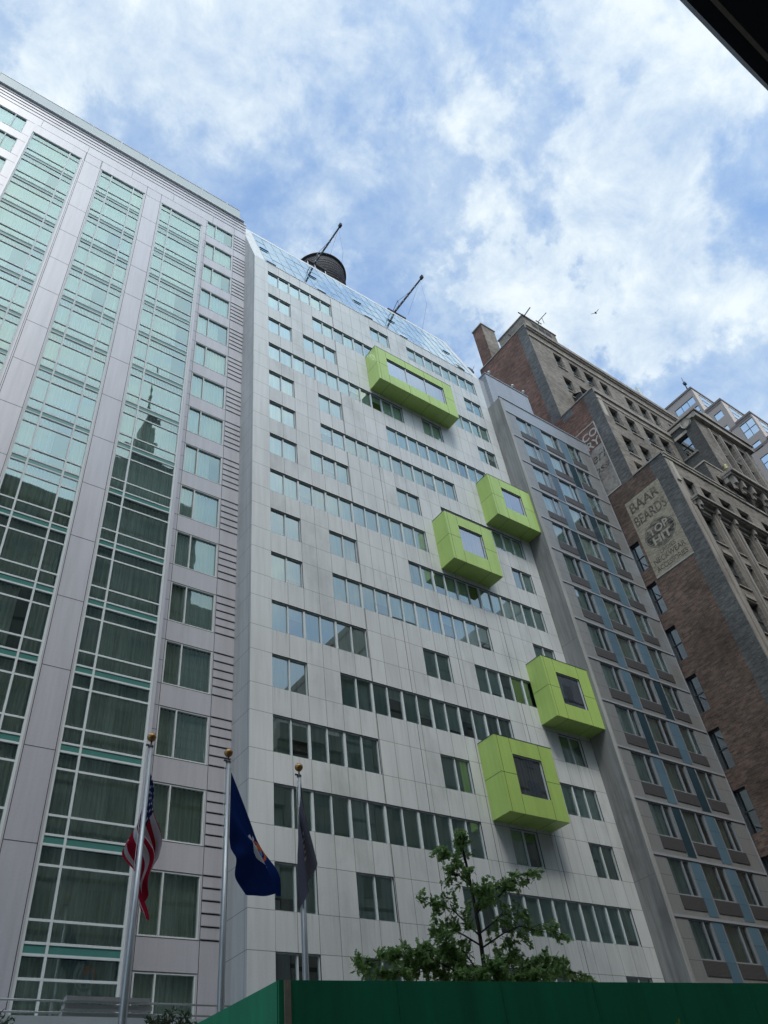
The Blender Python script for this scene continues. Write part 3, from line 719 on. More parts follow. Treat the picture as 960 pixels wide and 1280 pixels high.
# brass coloured lamp-like boss at the cornice end
boss = MB(); boss.lathe((56.3, 18.2, 47.46), [(0.0, 0), (.22, .05), (.28, .25), (.2, .5), (.26, .62), (0, .8)], 'boss', 12)
M['boss'] = simple('verdigris_bronze', (.30, .27, .14), .5, .5, .3, 4)
cno = cn.build('cornice', old); boss.build('finial', cno)
# chimney and roof structures
ch = MB(); ch.box(46.71, 48.85, 31.1, 32.6, 72.6, 79.45, 'brick_side'); ch.face([(46.71, 31.098, 72.6), (48.85, 31.098, 72.6), (48.85, 31.098, 79.45), (46.71, 31.098, 79.45)], 'brick_front')
ch.box(46.62, 48.93, 31.0, 32.68, 79.46, 79.62, 'stone'); ch.build('chimney', old)
ph = MB(); ph.box(47.4, 52.6, 26.0, 30, 72.75, 75.1, 'brick_front'); ph.box(47.3, 52.7, 25.9, 30.1, 75.11, 75.25, 'stone')
for x in (48.6, 49.7, 50.8): ph.box(x, x + .8, 25.96, 25.995, 73.1, 74.6, 'black')
ph.build('rooftop_bulkhead', old)
bk = MB(); bk.box(50.2, 51.6, 24.75, 25.5, 60.3, 61.9, 'black'); bk.box(50.1, 51.7, 24.6, 25.83, 60.1, 60.2, 'steel_dark')
bk.face([(50.2, 24.75, 61.9), (51.6, 24.75, 61.9), (51.6, 25.8, 62.5), (50.2, 25.8, 62.5)], 'black'); bk.build('exhaust_hood', old)

# painted wall signs with lettering
def text_mesh(mb, s_, size, y, z, mat, off, sx=1., bold=0., shear=0.):
    cu = bpy.data.curves.new('t', 'FONT'); cu.body = s_; cu.size = size; cu.offset = bold; cu.align_x = 'CENTER'; cu.align_y = 'CENTER'; cu.shear = shear
    ob = bpy.data.objects.new('t', cu); COL.objects.link(ob)
    dg = bpy.context.evaluated_depsgraph_get(); me = bpy.data.meshes.new_from_object(ob.evaluated_get(dg))
    base = len(mb.v); mi = mb.mi(mat)
    for v in me.vertices: mb.v.append((BX - off, y - v.co.x * sx, z + v.co.y))
    for p in me.polygons: mb.f.append(tuple(base + i for i in p.vertices)); mb.m.append(mi); mb.sm.append(False)
    bpy.data.objects.remove(ob); bpy.data.curves.remove(cu)
def worn(name, paint, under, lo=.45, hi=.62, sc=(2.2, 2.2, 6)):
    m, nt, out = newmat(name)
    pos = nd(nt, 'ShaderNodeNewGeometry').outputs['Position']
    n = noise(nt, mapping(nt, pos, sc), 1., 6, .7); n2 = noise(nt, pos, .6, 4, .6)
    f = ramp(nt, math_(nt, 'ADD', math_(nt, 'MULTIPLY', n, .75), math_(nt, 'MULTIPLY', n2, .25)), [(lo, g(0.)), (hi, g(1.))])
    n3 = noise(nt, mapping(nt, pos, (4, 4, 13)), 1., 3)
    c = mixc(nt, f, paint, under); c = mixc(nt, 1., c, ramp(nt, n3, [(.3, g(1.1)), (.7, g(.72))]), 'MULTIPLY')
    finish(nt, out, c, .9, 0, n3, .4, .01, .2); return m
M['sign_cream'] = worn('worn_cream_paint', (.37, .33, .25), (.13, .105, .09), .46, .72)
M['sign_cream2'] = worn('worn_white_paint', (.31, .29, .26), (.13, .10, .10), .46, .60, (.5, .5, .7))
M['sign_line'] = worn('white_line_paint', (.42, .40, .36), (.18, .15, .14), .55, .8)
M['sign_ink'] = worn('faded_brown_lettering', (.075, .058, .05), (.28, .245, .19), .44, .60, (3, 3, 8))
M['sign_black'] = worn('faded_black_paint', (.045, .045, .047), (.28, .245, .19), .44, .60, (2.5, 2.5, 6))
M['sign_pale'] = worn('pale_lettering', (.42, .38, .30), (.08, .07, .06), .5, .75)
M['sign_white'] = worn('white_lettering', (.45, .43, .40), (.13, .10, .10), .5, .75)
def S(y, z): return (y * .9415, 1.6 + (z - 1.6) * .9415)
sg = MB()
y0, y1 = 20.05, 23.52; z0, z1 = 35.6, 43.35
wall(sg, 'x', y0, y1, z0, z1, BX - .006, [], 'sign_cream')
sg.box(BX - .03, BX - .007, y0, y1, z0, z0 + .12, 'sign_line')
yc = (y0 + y1) / 2
text_mesh(sg, 'BAAR', 1.35, yc + .1, 42.45, 'sign_ink', .010, .86, .035)
text_mesh(sg, 'BEARDS', 1.35, yc + .03, 41.05, 'sign_ink', .010, .66, .03)
n = 36; ec = (yc - .05, 38.98); er = (1.42, 1.22)
for r0, r1, mt, of in ((0.0, .93, 'sign_black', .010), (.96, 1.0, 'sign_black', .010)):
    for i in range(n):
        t0, t1 = 2 * math.pi * i / n, 2 * math.pi * (i + 1) / n
        sg.face([(BX - of, ec[0] - er[0] * r0 * math.cos(t0), ec[1] + er[1] * r0 * math.sin(t0)), (BX - of, ec[0] - er[0] * r1 * math.cos(t0), ec[1] + er[1] * r1 * math.sin(t0)),
                 (BX - of, ec[0] - er[0] * r1 * math.cos(t1), ec[1] + er[1] * r1 * math.sin(t1)), (BX - of, ec[0] - er[0] * r0 * math.cos(t1), ec[1] + er[1] * r0 * math.sin(t1))], mt)
text_mesh(sg, 'TOP', .95, ec[0], ec[1] + .42, 'sign_pale', .015, 1., .02)
text_mesh(sg, 'HIT', 1.0, ec[0], ec[1] - .5, 'sign_pale', .015, 1.1, .03)
text_mesh(sg, 'LADIES', .52, yc - .1, 37.42, 'sign_ink', .010, .9, .01)
text_mesh(sg, 'NECKWEAR', .66, yc, 36.87, 'sign_ink', .010, .82, .012)
text_mesh(sg, 'ACCESSORIES', .60, yc, 36.18, 'sign_ink', .010, .78, .012)
so = sg.build('painted_sign', old); so['label'] = 'faded cream painted advertisement reading BAAR BEARDS'
sg = MB(); y0, y1 = 23.03, 27.6; z0, z1 = 45.25, 53.45
wall(sg, 'x', y0 + .0, y1, z0, z1, BX - .006, [], 'sign_cream2')
wall(sg, 'x', y0 + .11, y1, 50.65, z1 - .1, BX - .009, [], 'brick_side')
for a in ((y0, y0 + .1, z0, z1), (y0 + .1, y1, z1 - .1, z1), (y0 + .1, y1, z0, z0 + .12)): sg.box(BX - .03, BX - .007, a[0], a[1], a[2], a[3], 'sign_line')
text_mesh(sg, 'Y CO', 1.15, 24.45, 52.35, 'sign_white', .014, 1., .02)
text_mesh(sg, 'RY', 1.25, 23.95, 51.2, 'sign_white', .014, 1., .02)
text_mesh(sg, 'erl', 1.5, 24.05, 49.55, 'sign_black', .012, 1., .02, .3)
text_mesh(sg, 'oss', 1.3, 24.2, 48.25, 'sign_black', .012, 1., .02, .3)
so = sg.build('painted_sign', old); so['label'] = 'worn white painted sign cut off by the grey hotel'

# ================================================================== modern stepped tower
mod = thing('office_tower', (125, 40, 0), 'pink granite office tower with stepped glass corners far right', 'building')
mm = MB(); XM = 110
tiers = [(33.7, 112), (30.35, 104.95), (27.4, 98.2), (24.4, 91.5), (21.4, 84.8)]
prevz = 200
tw = [(34.2, 38.4, 108.5, 110.2), (34.2, 38.4, 104.9, 107.6), (31.2, 32.8, 101.5, 103.05), (31.6, 32.9, 94.3, 99.45), (27.6, 30.1, 94.0, 97.35), (28.5, 30.05, 90.8, 92.5),
      (28.5, 30.05, 86.5, 89.2), (24.8, 26.8, 86.5, 90.5), (34.5, 38.0, 98, 102), (34.5, 38, 91, 95.5), (25, 27, 80, 84), (29, 31, 80, 84)]
bounds = [(33.7, 60, 0, 112)] + [(tiers[i][0], tiers[i - 1][0], 0, tiers[i][1]) for i in range(1, 5)]
for (a, b, z0, z1) in bounds:
    oo = [(max(a, w[0]), min(b, w[1]), w[2], w[3]) for w in tw if w[0] < b - .01 and w[1] > a + .01 and w[3] < z1]
    wall(mm, 'x', a, b, z0, z1, XM, oo, 'tower_stone', .15, 'tower_band')
for i, (y, z) in enumerate(tiers):
    yb = 60 if i == 0 else tiers[i - 1][0]
    # sloped glazed front of each step, rising back from the stair edge
    mm.face([(XM, y, z), (150, y, z), (150, yb, z), (XM, yb, z)], 'tower_band')
    wall(mm, 'y', XM, 150, z - 6.7 if i < 4 else 0, z, y, [], 'tower_stone')
    mm.box(XM - .12, 150, y - .12, y + .5, z + .001, z + .45, 'tower_band'); mm.box(XM - .12, XM + .3, y + .51, min(yb, 60) - .01, z + .001, z + .45, 'tower_band')
for zz, ya in ((104.95, 30.5), (98.2, 27.6), (91.5, 24.6)): mm.box(XM - .06, XM - .001, ya, 59, zz - .5, zz, 'tower_band')
mmo = mm.build('wall', mod)
mm2 = MB(); mm2.box(XM + .8, 149, 34.2, 59, 1, 111.5, 'core'); mm2.box(XM + .8, 149, 24.9, 34.1, 1, 90, 'core'); mm2.box(XM + .8, 149, 31, 34.1, 90.1, 104, 'core'); mm2.box(XM + .8, 149, 27.9, 30.9, 90.1, 97.5, 'core'); mm2.build('interior', mod)
for w in tw:
    n_ = max(1, int(round((w[1] - w[0]) / 1.4))); mu = [w[0] + (w[1] - w[0]) * i / n_ for i in range(1, n_)]
    window(mod, 'x', w[0], w[1], w[2], w[3], XM, mu, () if w[3] - w[2] < 2 else ((w[2] + w[3]) / 2,), 'dark_frame', 'glass_mirror', None, .05, .06, .08, rec=.12)
for i, (y, z) in enumerate(tiers[:3]):       # glazed strips on the street fronts
    for j in range(6): window(mod, 'y', XM + 1.6 + j * 6, XM + 6.4 + j * 6, z - 3.9, z - .7, y - .14, (XM + 4 + j * 6,), (z - 2.3,), 'pale_frame', 'glass_mirror', None, .05, .06, .08, rec=.10)

# ================================================================== rooftop things
tank = thing('water_tank', (27.5, 36, 64.4), 'dark hooped wooden rooftop water tank behind the skylight', 'water tank')
t = MB(); t.lathe((27.3, 36, 74.2), [(0, 0), (2.72, 0), (2.72, 5.2)], 'tank', 48); t.build('barrel', tank)
t = MB()
for z in [74.5 + .5 * i for i in range(9)]: t.lathe((27.3, 36, z), [(2.72, -.02), (2.76, -.02), (2.76, .02), (2.72, .02)], 'steel_pale2', 48)
M['steel_pale2'] = simple('hoop_steel', (.13, .13, .14), .6, .3)
t.build('hoop', tank)
t = MB(); t.lathe((27.3, 36, 79.4), [(2.72, 0), (2.92, 0), (2.92, .16), (0, 1.7)], 'black', 48); t.build('roof', tank)
for sx in (-1, 1):
    for sy in (-1, 1):
        t = MB(); t.box(27.5 + sx * 1.6 - .12, 27.5 + sx * 1.6 + .12, 36 + sy * 1.6 - .12, 36 + sy * 1.6 + .12, 64.4, 74.19, 'steel_dark'); t.build('leg', tank)
def davit(x, z, y0, y1, lab):
    d = thing('roof_davit', (x, 28.9, 64.4), lab, 'crane', 'window cleaning davits on the white tower roof')
    m = MB(); q0 = [(x + a_, y1, z + b_) for a_, b_ in ((-.07, -.1), (.07, -.1), (.07, .1), (-.07, .1))]; q1 = [(x + a_, y0, z + b_) for a_, b_ in ((-.05, -.06), (.05, -.06), (.05, .06), (-.05, .06))]
    for k in range(4): m.face([q0[k], q0[(k + 1) % 4], q1[(k + 1) % 4], q1[k]], 'steel_dark')
    m.face(q0, 'steel_dark'); m.face(q1[::-1], 'steel_dark')
    for k in range(7): m.box(x - .09, x + .09, y1 - .3 - k * .55, y1 - .36 - k * .55, z - .12, z + .12, 'steel_pale')
    m.box(x - .1, x + .1, y0 - .12, y0 + .2, z - .12, z + .25, 'black'); m.build('boom', d)
    m = MB(); m.box(x - .85, x + 1.25, 28.6, 28.85, z - .28, z - .08, 'black')
    for dx in (-.75, .0, 1.1): 
        m.tube([(x + dx, 28.7, z - .28), (x + dx, 28.7, 64.4)], .05, 'steel_pale', 6); m.tube([(x + dx, 28.7, z - .2), (x + dx + .15, 29.6, 64.4)], .04, 'steel_dark', 6)
    m.tube([(x - .1, 28.7, z - .3), (x + .3, 28.7, 64.5)], .03, 'steel_pale', 6); m.build('support_frame', d)
    m = MB(); m.tube([(x + .05, y1 - 1.2, z + 1.0), (x, y0 + 2.0, z + .2)], .03, 'steel_pale', 6); m.tube([(x, y1 - 1.2, z), (x, y1 - 1.2, z + 1.0), (x, y1, z + .2)], .04, 'steel_pale', 6); m.build('brace', d)
    m = MB(); m.tube([(x, y0 + .3, z - .1), (x + .3, y0 + .5, z - 3.5), (x + 1.0, 26.9, 60.2)], .008, 'steel_dark', 4); m.tube([(x, y0 + .4, z - .1), (x + .5, 27.6, z - 1.6)], .008, 'steel_dark', 4); m.build('cable', d)
davit(21.35, 65.65, 24.5, 29.3, 'lattice davit jutting over the roof edge in front of the water tank')
davit(30.15, 65.1, 24.45, 29.2, 'lattice davit jutting over the roof edge toward the chimney side')
ms = MB(); ms.tube([(47.5, 28.4, 73.0), (47.5, 28.2, 74.3), (47.5, 24.8, 75.2)], .07, 'steel_dark', 6); ms.tube([(46.6, 25.9, 74.9), (48.6, 25.9, 74.9)], .07, 'steel_dark', 6); ms.tube([(47.0, 28.3, 74.0), (48.1, 28.3, 74.0)], .06, 'steel_dark', 6)
tag(ms.build('rooftop_mast'), 'dark cross shaped mast leaning out over the brick roof corner', 'antenna')
ms = MB(); ms.tube([(50, 26.0, 75.25), (50, 25.9, 75.8), (50.1, 24.6, 76.0)], .05, 'steel_dark', 6); ms.tube([(49.6, 25.9, 75.7), (50.5, 25.9, 75.7)], .06, 'steel_dark', 6); ms.tube([(50.2, 25.4, 76.2), (50.2, 25.4, 75.0)], .03, 'steel_dark', 5)
tag(ms.build('rooftop_mast'), 'short dark bracket arm on the brick bulkhead roof', 'antenna')
ms = MB(); ms.tube([(67.4, 26.2, 72.6), (67.4, 26.2, 74.2)], .05, 'steel_pale', 6); ms.box(67.15, 67.55, 26.05, 26.35, 73.6, 75.5, 'pale_frame'); ms.box(67.65, 67.95, 26.1, 26.35, 73.9, 75.3, 'pale_frame')
tag(ms.build('cell_antenna'), 'pale panel antenna on a pole above the old cornice', 'antenna')
ms = MB(); ms.tube([(XM + .5, 34.5, 112.4), (XM + .3, 34.3, 116.2)], .12, 'steel_dark', 6, r1=.05); ms.box(XM + .1, XM + .7, 34.1, 34.6, 114.2, 114.7, 'steel_dark'); tag(ms.build('rooftop_antenna'), 'thin spike antenna at the corner of the pink granite tower', 'antenna')
dh = MB(); c = Vector((36.2, 26.75, 57.9))
for i in range(14):
    for j in range(3):
        r0, r1 = .42 * j / 3, .42 * (j + 1) / 3; t0, t1 = 2 * math.pi * i / 14, 2 * math.pi * (i + 1) / 14
        def dp(r, a): return (c.x + r * math.cos(a), c.y - .15 + .5 * r * r, c.z + r * math.sin(a))
        dh.face([dp(r0, t0), dp(r1, t0), dp(r1, t1), dp(r0, t1)], 'steel_dark', True)
dh.tube([(36.2, 26.7, 56.6), (36.2, 26.75, 57.9)], .04, 'steel_dark', 6); dh.tube([(36.2, 26.7, 57.6), (36.2, 26.2, 57.9)], .02, 'steel_dark', 5)
tag(dh.build('satellite_dish'), 'small dark satellite dish between the white tower and the grey penthouse', 'satellite dish')
for x, lab in ((38.6, 'tiny floodlight at the left end of the grey penthouse roof'), (41.6, 'tiny floodlight in the middle of the grey penthouse roof'), (43.0, 'tiny floodlight at the right end of the grey penthouse roof')):
    fl = MB(); fl.tube([(x, 26.7, 58.5), (x, 26.6, 59.0)], .025, 'steel_pale', 5); fl.lathe((x, 26.55, 59.0), [(0, 0), (.14, .05), (.12, .2), (0, .24)], 'pale_frame', 8)
    tag(fl.build('floodlight'), lab, 'floodlight', 'floodlights on the grey penthouse roof')
# bird
bd_ = MB()
bm_c = Vector((41.9, 16.4, 58.2))
body = [(-.24, .0), (-.12, .055), (.0, .075), (.12, .055), (.2, .05), (.25, .0)]
bw = MB()
ax = Vector((.6, .2, .5)).normalized(); up = Vector((-.4, -.1, .8)).normalized(); sd = ax.cross(up).normalized()
bw.tube([bm_c + ax * t for t, r in body], .06, 'bird', 8)
for sgn in (-1, 1):
    a = bm_c + sd * .04 * sgn; bw.face([a + ax * .1, a - ax * .1, bm_c + sd * .35 * sgn + up * .12 - ax * .12, bm_c + sd * .38 * sgn + up * .14 + ax * .02], 'bird')
    bw.face([a + ax * .1 + up * .01, bm_c + sd * .38 * sgn + up * .15 + ax * .02, bm_c + sd * .35 * sgn + up * .13 - ax * .12, a - ax * .1 + up * .01], 'bird')
bw.face([bm_c - ax * .2, bm_c - ax * .38 + sd * .07, bm_c - ax * .38 - sd * .07], 'bird')
M['bird'] = simple('dark_feathers', (.04, .04, .045), .8)

# ================================================================== flagpoles and flags
poles = [(7.6, 'tall steel flagpole with gold ball flying the stars and stripes'), (10.02, 'tall steel flagpole with gold ball flying the dark blue flag'), (12.47, 'tall steel flagpole with gold ball flying the slack grey flag')]
YP = 20
for i, (x, lab) in enumerate(poles):
    p = thing('flagpole', (x, YP, 0), lab, 'flagpole', 'flagpoles in front of the hotels')
    m = MB(); m.tube([(x, YP, 0), (x, YP, 6), (x, YP, 12.5)], .115, 'steel', 16, r1=.06); m.build('shaft', p)
    m = MB(); m.lathe((x, YP, 12.78), [(0.0, -.13), (.07, -.11), (.12, -.05), (.13, 0), (.12, .05), (.07, .11), (0, .13)], 'gold', 20); m.build('finial', p)
    m = MB(); m.tube([(x, YP, 12.5), (x, YP, 12.68)], .022, 'steel_dark', 8); m.tube([(x - .14, YP, 12.52), (x + .02, YP, 12.52)], .03, 'black', 6); m.lathe((x, YP, 12.46), [(.07, 0), (.075, .05), (.03, .09)], 'steel_dark', 12); m.build('truck', p)
    m = MB(); m.tube([(x - .12, YP - .02, 12.5), (x - .12, YP - .04, 6), (x - .1, YP - .13, 1.3)], .007, 'steel_pale', 5); m.build('halyard', p)
def bez(pts, t):      # piecewise linear smooth
    n = len(pts) - 1; k = min(int(t * n), n - 1); f = t * n - k
    p = lambda i: Vector(pts[max(0, min(n, i))])
    a, b, c, d = p(k - 1), p(k), p(k + 1), p(k + 2)
    return .5 * ((2 * b) + (c - a) * f + (2 * a - 5 * b + 4 * c - d) * f * f + (-a + 3 * b - 3 * c + d) * f ** 3)
def flag(name, fn_, colf, nu, nv, label, cat='flag'):
    m = MB(); vs = [[fn_(i / nu, j / nv) for j in range(nv + 1)] for i in range(nu + 1)]
    for i in range(nu):
        for j in range(nv): m.mi(colf((i + .5) / nu, (j + .5) / nv))
    base = len(m.v)
    for r in vs: m.v += [tuple(q) for q in r]
    for i in range(nu):
        for j in range(nv):
            a = i * (nv + 1) + j; m.f.append((a, a + 1, a + nv + 2, a + nv + 1)); m.m.append(m.mi(colf((i + .5) / nu, (j + .5) / nv))); m.sm.append(True)
    return tag(m.build(name), label, cat, 'flags on the flagpoles')
def fabric(name, col):
    m, nt, out = newmat(name); pos = nd(nt, 'ShaderNodeNewGeometry').outputs['Position']
    n = noise(nt, pos, 90, 2)
    d = nd(nt, 'ShaderNodeBsdfDiffuse'); d.inputs[0].default_value = (*col, 1)
    tr = nd(nt, 'ShaderNodeBsdfTranslucent'); tr.inputs[0].default_value = (*col, 1)
    mx = nd(nt, 'ShaderNodeMixShader'); mx.inputs[0].default_value = .35
    nt.links.new(d.outputs[0], mx.inputs[1]); nt.links.new(tr.outputs[0], mx.inputs[2]); nt.links.new(mx.outputs[0], out.inputs[0]); return m
M['f_red'] = fabric('flag_red', (.36, .018, .04)); M['f_white'] = fabric('flag_white', (.60, .58, .60)); M['f_blue'] = fabric('flag_blue', (.02, .03, .11))
M['f_navy'] = fabric('flag_royal_blue', (.010, .026, .115)); M['f_grey'] = fabric('flag_grey', (.14, .135, .17)); M['f_orange'] = fabric('flag_orange', (.50, .12, .05)); M['f_sky'] = fabric('flag_light_blue', (.10, .22, .42))
def us_col(u, v):
    if u < .4 and v < 7 / 13:
        a = u / .4 * 11; b = v / (7 / 13) * 9
        if abs(a - round(a)) < .28 and abs(b - round(b)) < .30 and (round(a) + round(b)) % 2 == 0: return 'f_white'
        return 'f_blue'
    return 'f_red' if int(v * 13) % 2 == 0 else 'f_white'
def us_pos(u, v):
    # hoist edge down the pole, slack cloth falling beside it; the lower corner is blown a little past the pole
    x0 = 7.6; zh = 12.05 - 1.9 * v
    fall = 2.45 * u * (1 - .10 * v)
    wide = math.sin(min(1, u * 1.35) * math.pi * .5)
    dx = .12 + .52 * wide * (1 - .95 * v) * .9 + .10 * math.sin(u * 9 + v * 5) * wide
    dx -= .55 * math.exp(-((u - .28) / .2) ** 2) * v ** 2
    dx += .22 * u * v
    dy = -.16 + .22 * math.sin(v * 15 + u * 2.5) * min(1, u * 3) + .10 * math.sin(v * 33 - u * 4) * u
    return (x0 + dx - .08, YP + dy + .36, zh - fall)
flag('flag', us_pos, us_col, 110, 117, 'stars and stripes hanging slack from the left flagpole')
top = [(10.12, 20, 12.2), (10.75, 19.9, 10.85), (11.30, 20.1, 10.2), (11.68, 19.9, 9.5), (11.80, 20.0, 8.92)]
bot = [(10.12, 20, 10.3), (10.28, 20.1, 10.1), (10.36, 19.8, 9.75), (10.45, 20.15, 9.35), (10.58, 20, 8.98)]
def ny_pos(u, v):
    a = bez(top, u); b = bez(bot, u); p = a.lerp(b, v)
    p.y += (.20 * math.sin(v * 7 + u * 2.5) + .05 * math.sin(v * 17 + u * 6)) * min(1, u * 2.5)
    p.x += .05 * math.sin(v * 11 + u * 3) * u
    if v > .0: p.z += -.12 * math.sin(v * math.pi) * u
    return p
def ny_col(u, v):
    du, dv = (u - .50) , (v - .22)
    r = math.hypot(du / .18, dv / .36)
    if r < .62 and dv < .05:
        if abs(du + .03) < .035: return 'f_orange'
        if r < .36: return 'f_sky'
        if r > .48 and dv < 0: return 'f_orange'
    if .72 < r < 1.0 and dv > -.02: return 'f_white'
    if abs(du + .10 - dv * .4) < .018 and -.1 < dv < .16: return 'f_white'
    if .42 < r < .52 and dv > 0: return 'f_white'
    return 'f_navy'
flag('flag', ny_pos, ny_col, 110, 110, 'dark blue flag with coat of arms and white ribbon on the middle flagpole')
def gr_pos(u, v):
    zh = 12.3 - 1.6 * v; fall = 2.25 * u
    w = .12 + .38 * math.sin(min(1, u * 1.1) * math.pi / 2) * u
    dx = -.15 + w * (1 - v * 1.35) + .12 * u
    dy = -.15 + .13 * math.sin(v * 13 + u * 2) * min(1, u * 3 + .15)
    return (12.47 + dx, YP + dy, zh - fall)
def gr_col(u, v):
    for k in range(5):
        uu = .42 + .075 * k
        if abs(u - uu) < .02 and .42 < v < .58: return 'f_white' if (int(v * 60) + k) % 3 else 'f_grey'
    if .46 < u < .53 and .08 < v < .16: return 'f_white'
    return 'f_grey'
flag('flag', gr_pos, gr_col, 100, 90, 'slack slate grey flag with small white lettering on the right flagpole')

# ================================================================== green hoarding over the pavement
shed = thing('sidewalk_shed', (14, 14.5, 0), 'dark green plywood sidewalk shed across the bottom of the picture', 'scaffold')
A = Vector((7.79, 13.4)); B = Vector((24.0, 11.12)); C = Vector((7.79, 19.6)); zt = 5.1
m = MB(); dirn = (B - A).normalized(); nr = Vector((-dirn.y, dirn.x))
def prism(mb, p, q, th, z0, z1, mat):
    d = (q - p).normalized(); nn = Vector((-d.y, d.x)) * th
    P_ = [p, q, q + nn, p + nn]
    lo_ = [(v.x, v.y, z0) for v in P_]; hi = [(v.x, v.y, z1) for v in P_]
    mb.face(lo_[::-1], mat); mb.face(hi, mat)
    for i in range(4): mb.face([lo_[i], lo_[(i + 1) % 4], hi[(i + 1) % 4], hi[i]], mat)
Lf = (B - A).length; np_ = 7
for i in range(np_):
    p = A + dirn * (Lf * i / np_ + .005); q = A + dirn * (Lf * (i + 1) / np_ - .005)
    prism(m, p, q, .04, 3.7, zt, 'shed')
prism(m, C, A + Vector((0, .05)), .04, 3.7, zt, 'shed')
m.build('parapet', shed)
m = MB(); prism(m, A + dirn * .10 - nr * .03, A + dirn * .22 - nr * .03, .027, 3.6, zt - .005, 'wood'); m.build('batten', shed)
m = MB(); prism(m, A + nr * .1, B + nr * .1, 5.5, 3.45, 3.68, 'wood'); m.build('deck', shed)
for i in range(6):
    for w in (.3, 4.8):
        p = A + dirn * (Lf * (i + .1) / 6) + nr * w
        q = MB(); q.tube([(p.x, p.y, 0), (p.x, p.y, 3.44)], .06, 'steel_pale', 8); q.build('post', shed)

# ================================================================== plants
def leaf(mb, c, d, n_, size, mat, lobes=3):
    d = d.normalized(); s_ = d.cross(n_).normalized(); n2 = s_.cross(d)
    prof = [(0, .05), (.22, .34), (.34, .12), (.55, .42), (.66, .14), (.85, .24), (1, 0)] if lobes == 3 else [(0, .04), (.3, .22), (.6, .2), (1, 0)]
    L = [c + d * (a * size) + s_ * (b * size) + n2 * (-.12 * size * b) for a, b in prof]
    Rr = [c + d * (a * size) - s_ * (b * size) + n2 * (-.12 * size * b) for a, b in prof[:-1]]
    base = len(mb.v); k = len(prof); mi = mb.mi(mat)
    mb.v += [tuple(p) for p in L] + [tuple(p) for p in Rr]
    for i in range(k - 1):
        a, b = base + i, base + i + 1
        c1 = base + k + i; d1 = base + k + i + 1 if i + 1 < k - 1 else base + k - 1
        f = (a, b, d1, c1) if d1 != b else (a, b, c1)
        mb.f.append(f); mb.m.append(mi); mb.sm.append(False)
def rv(r=1.): 
    return Vector((R.gauss(0, r), R.gauss(0, r), R.gauss(0, r)))
def branchy(crown, wood, p0, p1, r0, nl, spread, size, mat, droop=.25, twigs=10, lobes=3):
    p0 = Vector(p0); p1 = Vector(p1); mid = p0.lerp(p1, .5) + Vector((0, 0, .12 * (p1 - p0).length))
    wood.tube([p0, p0.lerp(mid, .6) + rv(.03), mid, mid.lerp(p1, .55) + rv(.03), p1], r0, 'bark', 6, r1=r0 * .25)
    for t in range(twigs):
        f = .15 + .85 * (t + R.random()) / twigs
        b = (p0.lerp(mid, f * 2) if f < .5 else mid.lerp(p1, f * 2 - 1))
        dr = (p1 - p0).normalized() * .6 + rv(.55); dr.z *= .7; dr.normalize()
        ln = spread * R.uniform(.5, 1.) * (1.1 - .5 * f)
        e = b + dr * ln; e.z -= droop * ln * .4
        wood.tube([b, b.lerp(e, .5) + Vector((0, 0, .05 * ln)), e], r0 * .3, 'bark', 4, r1=.003)
        for k in range(nl):
            q = b.lerp(e, R.uniform(.25, 1.05)) + rv(.03)
            ld = dr * .5 + rv(.6); ld.z -= droop; nn = Vector((R.gauss(0, .5), R.gauss(0, .5), 1.))
            leaf(crown, q, ld, nn, size * R.uniform(.65, 1.15), mat, lobes)
tree = thing('street_tree', (13.45, 14.4, 0), 'young green oak rising behind the green shed in front of the white tower', 'tree')
tr_ = MB(); cr = MB()
tr_.tube([(13.45, 14.4, 0), (13.5, 14.4, 3), (13.55, 14.35, 5.2), (13.62, 14.35, 6.6), (13.55, 14.3, 7.8), (13.5, 14.3, 8.5)], .085, 'bark', 10, r1=.015)
BR = [ # start z, end point, leaves/twig, spread
 ((13.53, 14.3, 7.9), (13.35, 14.1, 8.7), 7, .35, 7), ((13.55, 14.3, 7.6), (12.55, 14.0, 8.15), 7, .42, 9), ((13.55, 14.3, 7.5), (12.95, 14.3, 7.75), 6, .35, 6),
 ((13.6, 14.3, 6.9), (15.1, 14.1, 7.75), 7, .42, 10), ((14.3, 14.2, 7.3), (15.5, 14.0, 7.95), 6, .35, 7), ((13.6, 14.3, 7.0), (14.35, 14.5, 7.6), 6, .4, 7),
 ((13.6, 14.3, 6.4), (11.95, 14.1, 6.95), 7, .45, 11), ((13.6, 14.3, 6.2), (12.3, 14.6, 6.55), 7, .45, 9), ((13.62, 14.3, 6.2), (16.0, 14.1, 6.6), 7, .5, 12), ((13.62, 14.3, 6.5), (15.2, 14.4, 7.0), 6, .45, 8),
 ((13.58, 14.35, 6.8), (13.7, 14.0, 7.4), 6, .4, 7),
 ((13.55, 14.3, 5.3), (9.9, 14.0, 5.62), 9, .55, 20), ((13.55, 14.3, 5.4), (11.1, 14.2, 6.0), 9, .5, 14), ((13.55, 14.3, 5.6), (12.2, 14.0, 6.1), 9, .5, 12), ((13.5, 14.3, 5.2), (10.8, 14.3, 5.55), 9, .5, 14),
 ((13.55, 14.3, 5.4), (16.6, 14.0, 5.65), 8, .45, 18), ((13.55, 14.3, 5.3), (15.4, 13.8, 5.75), 9, .5, 14), ((13.55, 14.3, 5.5), (14.8, 14.6, 6.1), 8, .5, 10), ((13.5, 14.2, 5.1), (13.2, 13.6, 5.6), 9, .5, 12), ((13.5, 14.2, 5.1), (14.3, 13.4, 5.5), 9, .45, 12), ((13.5, 14.3, 5.1), (12.3, 13.6, 5.45), 9, .5, 12)]
for a, b, nl, spd, tw_ in BR: branchy(cr, tr_, a, b, .022, int(nl * 2.8), spd * 1.25, .12, 'leaf', .35, int(tw_ * 1.9))
tr_.build('trunk', tree); cr.build('crown', tree)
